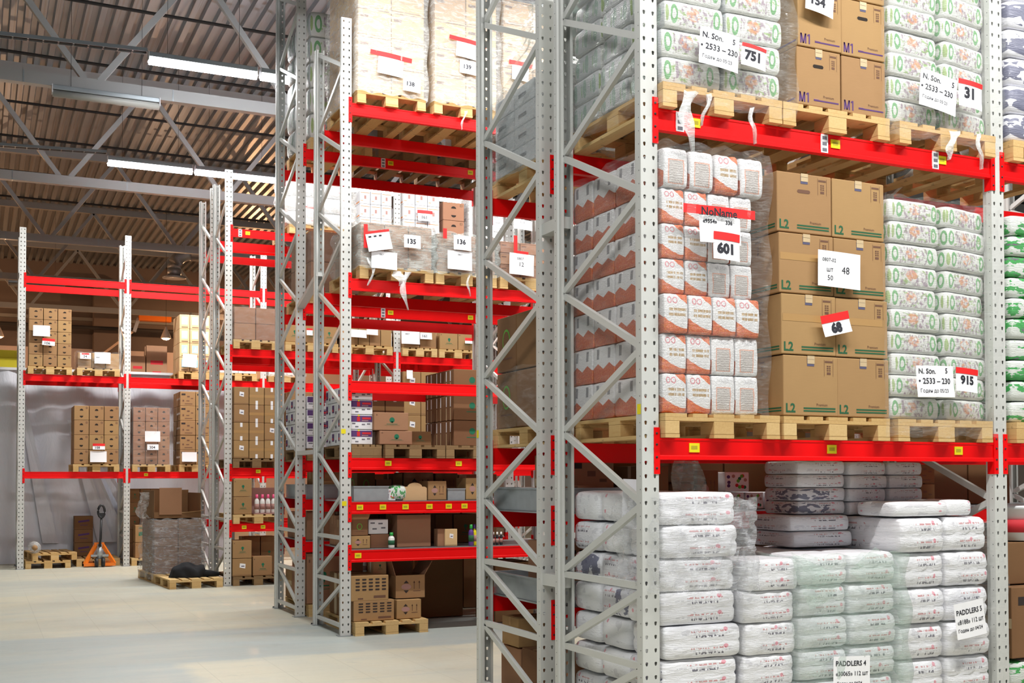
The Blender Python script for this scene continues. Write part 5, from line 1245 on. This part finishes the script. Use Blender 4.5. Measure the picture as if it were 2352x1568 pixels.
wload(.75, 1.5, 3.677, 3.98, 2, 1, 'flat white carton', 'low load behind the third rack', 'kraft', 'white', None, '', y=YQ, nd=1, seed=88, group='flat cartons of the farthest rack')
# floor of the farthest rack
pallet(-2.42, YQ+.1, 0, 'lower pallet of the two stacked at the left'); pallet(-2.3, YQ+.16, .146, 'upper pallet of the two stacked at the left', .8, rz=.1)
mb = MB(); mb.tube([(0, 0, .13), (0, .5, .13)], .11, 'film_white', 16); mb.tube([(0, -.004, .13), (0, .5, .13)], .05, 'kraft', 12); tag(mb.build('film_roll', None, (-2.66, YQ+.03, .292-.02)), 'roll of white film lying on the stacked pallets', 'film roll')
pallet(-1.5, YQ+.35, 0, 'pallet lifted by the orange pallet jack')
stack(-1.88, -1.52, 18.95, .148, .95, 1, 3, 'brown carton with purple print', 'in the stack behind pallet jack', 'purpletext', 'kraft_dark', .35, 'brown cartons behind the pallet jack')
t = thing('pallet_jack', 'orange pallet jack with black tiller in front of the curtain', 'pallet jack', (-1.5, YQ+.08, 0))
mb = MB(); mb.bar((-.27, .0, .06), (-.06, .12, .42), .06, .06, 'orange_paint'); mb.bar((.27, .0, .06), (.06, .12, .42), .06, .06, 'orange_paint'); mb.bar((-.09, .12, .43), (.09, .12, .43), .07, .07, 'orange_paint'); mb.bar((-.29, .0, .05), (-.08, .0, .05), .06, .06, 'orange_paint'); mb.bar((.29, .0, .05), (.08, .0, .05), .06, .06, 'orange_paint'); mb.build('front_frame', t)
for s in (-1, 1):
    mb = MB(); mb.box(s*.18-.08, .1, .04, s*.18+.08, 1.25, .095, 'orange_paint', .01); mb.build('fork', t)
mb = MB(); mb.lathe([(.07, .16), (.07, .34), (.045, .36), (.045, .44)], (0, .03, 0), 'galvanised', 14); mb.box(-.16, -.02, .2, .16, .08, .24, 'galvanised'); mb.build('hydraulic_pump', t)
for s in (-1, 1):
    mb = MB(); mb.tube([(s*.03, -.02, .09), (s*.09, -.02, .09)], .088, 'black_rubber', 18); mb.tube([(s*.092, -.02, .09), (s*.096, -.02, .09)], .045, 'galvanised', 12); mb.build('steering_wheel', t)
tl = MB(); tl.tube([(0, .0, .4), (.01, -.03, .55), (.02, -.05, .95)], [.032, .024, .02], 'black_rubber', 10); tl = tl.build('tiller', t)
mb = MB(); mb.tube([(.02+.06*math.sin(a)*1.0, -.055, 1.07-.12*math.cos(a)) for a in [2*PI*i/16 for i in range(17)]], .022, 'black_rubber', 8, False); mb.box(-.02, -.07, .96, .06, -.04, 1.04, 'black_rubber'); mb.build('handle_loop', tl)
pallet(-.56, YQ+.1, 0, 'pallet on the floor under the green print carton', .7, m='pallet_wood')
z = PH+.002
carton(-.66, YQ+.15, z, .36, .4, .3, 'lower plain leaf carton on the floor behind the wrapped pallet', 'leaf', 'kraft'); carton(-.66, YQ+.15, z+.304, .36, .4, .34, 'carton with slanted green print behind the wrapped pallet', 'greentext', 'kraft')
stack(-.9, -.3, YQ+.6, z, 1.5, 3, 5, 'dark leaf mark carton', 'behind the green print carton', 'leaf', 'kraft_dark', .4, 'dark leaf mark cartons by the curtain')
for k in range(3): bottle(-.66+.11*k, YQ+.3, z+.65, .24, .04, 'bottle_white', 'cap_pink', lab(ORD[k], 'white bottle with red top above the green print carton'), 'red topped bottles')

# goods on the storeroom roof behind the curtain
zs = 3.862
yellow = ((-3.62, 20.3, .42, .3, 0), (-3.62, 20.3, .42, .26, .302), (-3.04, 20.35, .52, .36, 0), (-3.04, 20.4, .44, .16, .362), (-2.55, 20.4, .3, .42, 0))
for k, (x, y, w, h, dz) in enumerate(yellow): carton(x, y, zs+dz, w, .4, h, ('lower left yellow carton', 'upper left yellow carton', 'large yellow carton behind the first upright', 'small yellow carton topping the large one', 'narrow yellow carton right of the first upright')[k]+' above the curtain', 'plain', 'yellow_carton', 'yellow cartons above the curtain')
carton(-.52, 20.3, zs, .33, .4, .5, 'brown carton with red print above the curtain', 'redtext', 'kraft_pink'); carton(-.12, 20.3, zs, .44, .4, .74, 'taller brown carton beside the red print one above the curtain', 'redtext', 'kraft_pink')
carton(-.52, 20.15, zs, .5, .12, .08, 'flat yellow box lying before the brown cartons above the curtain', 'plain', 'yellow_carton')

# ------------------------------------------------------------------ wrapped pallet and jacket at the end of the third rack
rz = math.radians(4); ox, oy = -.56, 12.5
def loc(a, b): return ox + a*math.cos(rz)-b*math.sin(rz), oy + a*math.sin(rz)+b*math.cos(rz)
p = loc(0, 0); pallet(p[0], p[1], 0, 'empty pallet under the black jacket', .82, rz=rz)
p = loc(0, 1.23); pallet(p[0], p[1], 0, 'pallet under the film wrapped brown stack and the jacket pallet behind' if False else 'pallet under the film wrapped stack behind the black jacket', .82, rz=rz)
for i in range(6):
    for c in range(2):
        for e in range(2):
            p = loc(-.19+.385*c, 1.27+.5*e); h = .146
            carton(p[0], p[1], PH+.003+h*i, .378, .49, h, lab('flat dark carton', level_word(i, 6), ('left', 'right')[c], ('front', 'rear')[e], 'behind the jacket'), 'wrapbox', 'kraft_dark', 'flat cartons behind the black jacket', rz)
fw = film_wrap(-.395, .41, 1.235, 2.3, .05, 1.04, 'film_grey', 'shiny film around the dark stack behind the black jacket', None, .02, 91); fw.data.materials[0] = MATS['film_streaky']
fw.location = (ox, oy, 0); fw.rotation_euler = (0, 0, rz)
p = loc(0, 1.3); t = thing('open_carton', 'large open carton lying on the wrapped stack with a raised flap', 'carton', (p[0], p[1], 1.045), rz)
w, d, h = .76, .9, .46; mb = MB()
mb.box(-w/2, .0, 0, w/2, .012, .1, 'kraft_dark'); mb.box(-w/2, d-.01, 0, w/2, d, h, 'kraft_dark'); mb.box(-w/2, .012, 0, -w/2+.01, d-.01, h, 'kraft_dark'); mb.box(w/2-.01, .012, 0, w/2, d-.01, h*.9, 'kraft_dark'); mb.box(-w/2, 0, 0, w/2, d, .006, 'kraft_dark'); mb.build('body', t)
mb = MB(); mb.box(-.3, -.02, .06, .06, -.008, .5, 'kraft_pink'); mb.build('front_flap', t)
mb = MB(); mb.face([(.06, -.012, .1), (w/2+.05, -.1, .13), (w/2, 0, .11), (.06, .0, .08)], 'kraft_pale'); mb.build('tray_edge', t)
q = loc(-.5, 1.5); mb = MB(); r = random.Random(9)
vs = []; n = 8
for j in range(n+1):
    for i in range(5): vs.append((.06*math.sin(i*1.7+j*.8)+.04*(i-2), .05*i, .42-.42*j/n))
mb.raw(vs, [(j*5+i, j*5+i+1, (j+1)*5+i+1, (j+1)*5+i) for j in range(n) for i in range(4)], 'film_white', True); tag(mb.build('film_scrap', None, (q[0], q[1], 1.05)), 'bunched white film hanging at the left of the open carton', 'plastic film')
stack(-.42, .36, 15.5, .6, 1.62, 3, 3, 'dark carton', 'behind the open carton', 'plain', 'kraft_dark', .3, 'dark cartons behind the open carton') if False else None
bm = bmesh.new(); bmesh.ops.create_icosphere(bm, subdivisions=4, radius=1); r = random.Random(5)
for v in bm.verts:
    x, y, z = v.co; k = 1+.1*math.sin(x*4+1)*math.sin(y*5)+.04*math.sin(x*9+z*5)+.03*math.sin(y*13+x*5)
    lump = .5*math.exp(-((x-.3)**2)/.06)*-.5
    v.co = Vector((x*k*.3+.03*z, y*k*.2, max(0, (z+.15)*k*(.2+lump*.2)*1.0)))
    if x > .72: v.co.z *= .35
mb = MB(); mb.bm(bm, 'black_cloth', True); p = loc(-.02, .45); o = tag(mb.build('jacket', None, (p[0], p[1], PH+.002), rz), 'crumpled black jacket lying on the empty pallet', 'jacket')
mb = MB(); mb.tube([(.2, -.08, .05), (.34, -.1, .04), (.46, -.08, .03)], [.07, .055, .03], 'black_cloth', 10); mb.build('sleeve', o)

# ------------------------------------------------------------------ past the 300 cartons that show largest: the rest, slivers between other goods, as one
STUFF = set([1,3,5,7,8,9,11,22,25,28,34,40,48,50,53,54,55,56,58,60,67,69,70,71,72,73,74,75,76,77,78,80,81,84,87,88,90,93,94,96,99,100,105,106,107,108,109,110,111,112,114,116,118,120,122,124,126,128,129,130,131,132,134,135,136,138,139,140,142,143,144,146,147,148,150,152,153,157,159,161,163,165,167,169,170,171,173,174,175,176,177,179,180,181,182,183,185,186,187,188,189,191,192,193,194,195,197,199,200,201,203,205,207,208,209,211,213,215,216,217,230,231,232,233,236,244,252,253,264,265,267,268,269,270,271,272,273,278,279,282,283,285,286,287,289,290,291,293,294,295,297,298,299,302,310,312,314,316,320,324,329,330,349,353,355,357,359,361,363,365,367,369,371,373,375,377,378,379,380,381,382,383,385,386,387,391,394,395,396,397,398,399,400,401,402,403,404,405,406,407,408,435,436,437,439,441,443,445,447,449,451,453,455,457,459,460,461,462,463,465,467,468,469,471,473,474,475,477,479,480,481,483,485,487,489,490,491,493,495,497,499,501,503,505,507,509,511,513,515,517,519,521,523,525,526,527,528,529,530,531,537,538,539,540,541,542,544,545,547,548,550,551,552,553,556,559,561,562,563,565,567,569,571,573,575,577,579,581,583])
def join_rest():
    mb = MB()
    for i in sorted(STUFF):
        o = CARTONS[i]; M = Matrix.Translation(o.location) @ Matrix.Rotation(o.rotation_euler.z, 4, 'Z'); me = o.data; b = len(mb.v)
        mb.v.extend(tuple(M @ v.co) for v in me.vertices)
        for p in me.polygons:
            mb.f.append(tuple(b+k for k in p.vertices)); mb.mi.append(mb.slot(me.materials[p.material_index].name)); mb.sm.append(False)
        for ch in list(o.children): bpy.data.objects.remove(ch)
        bpy.data.objects.remove(o)
    o = mb.build('carton_stacks'); o['kind'] = 'stuff'; tag(o, 'mass of further cartons mostly hidden behind other goods on all racks', 'cartons')
if STUFF: join_rest()

# ------------------------------------------------------------------ light and view
w = bpy.data.worlds.new('world'); SC.world = w; w.use_nodes = True
w.node_tree.nodes['Background'].inputs[0].default_value = (.86, .92, 1, 1); w.node_tree.nodes['Background'].inputs[1].default_value = .38
vs = SC.view_settings; vs.view_transform = 'Standard'; vs.look = 'None'; vs.gamma = 1; vs.exposure = -0.05; vs.use_curve_mapping = False
SC.cycles.max_bounces = 8; SC.cycles.transparent_max_bounces = 16; SC.cycles.diffuse_bounces = 4; SC.cycles.glossy_bounces = 3; SC.cycles.caustics_reflective = False; SC.cycles.caustics_refractive = False
SC.cycles.sample_clamp_indirect = 4
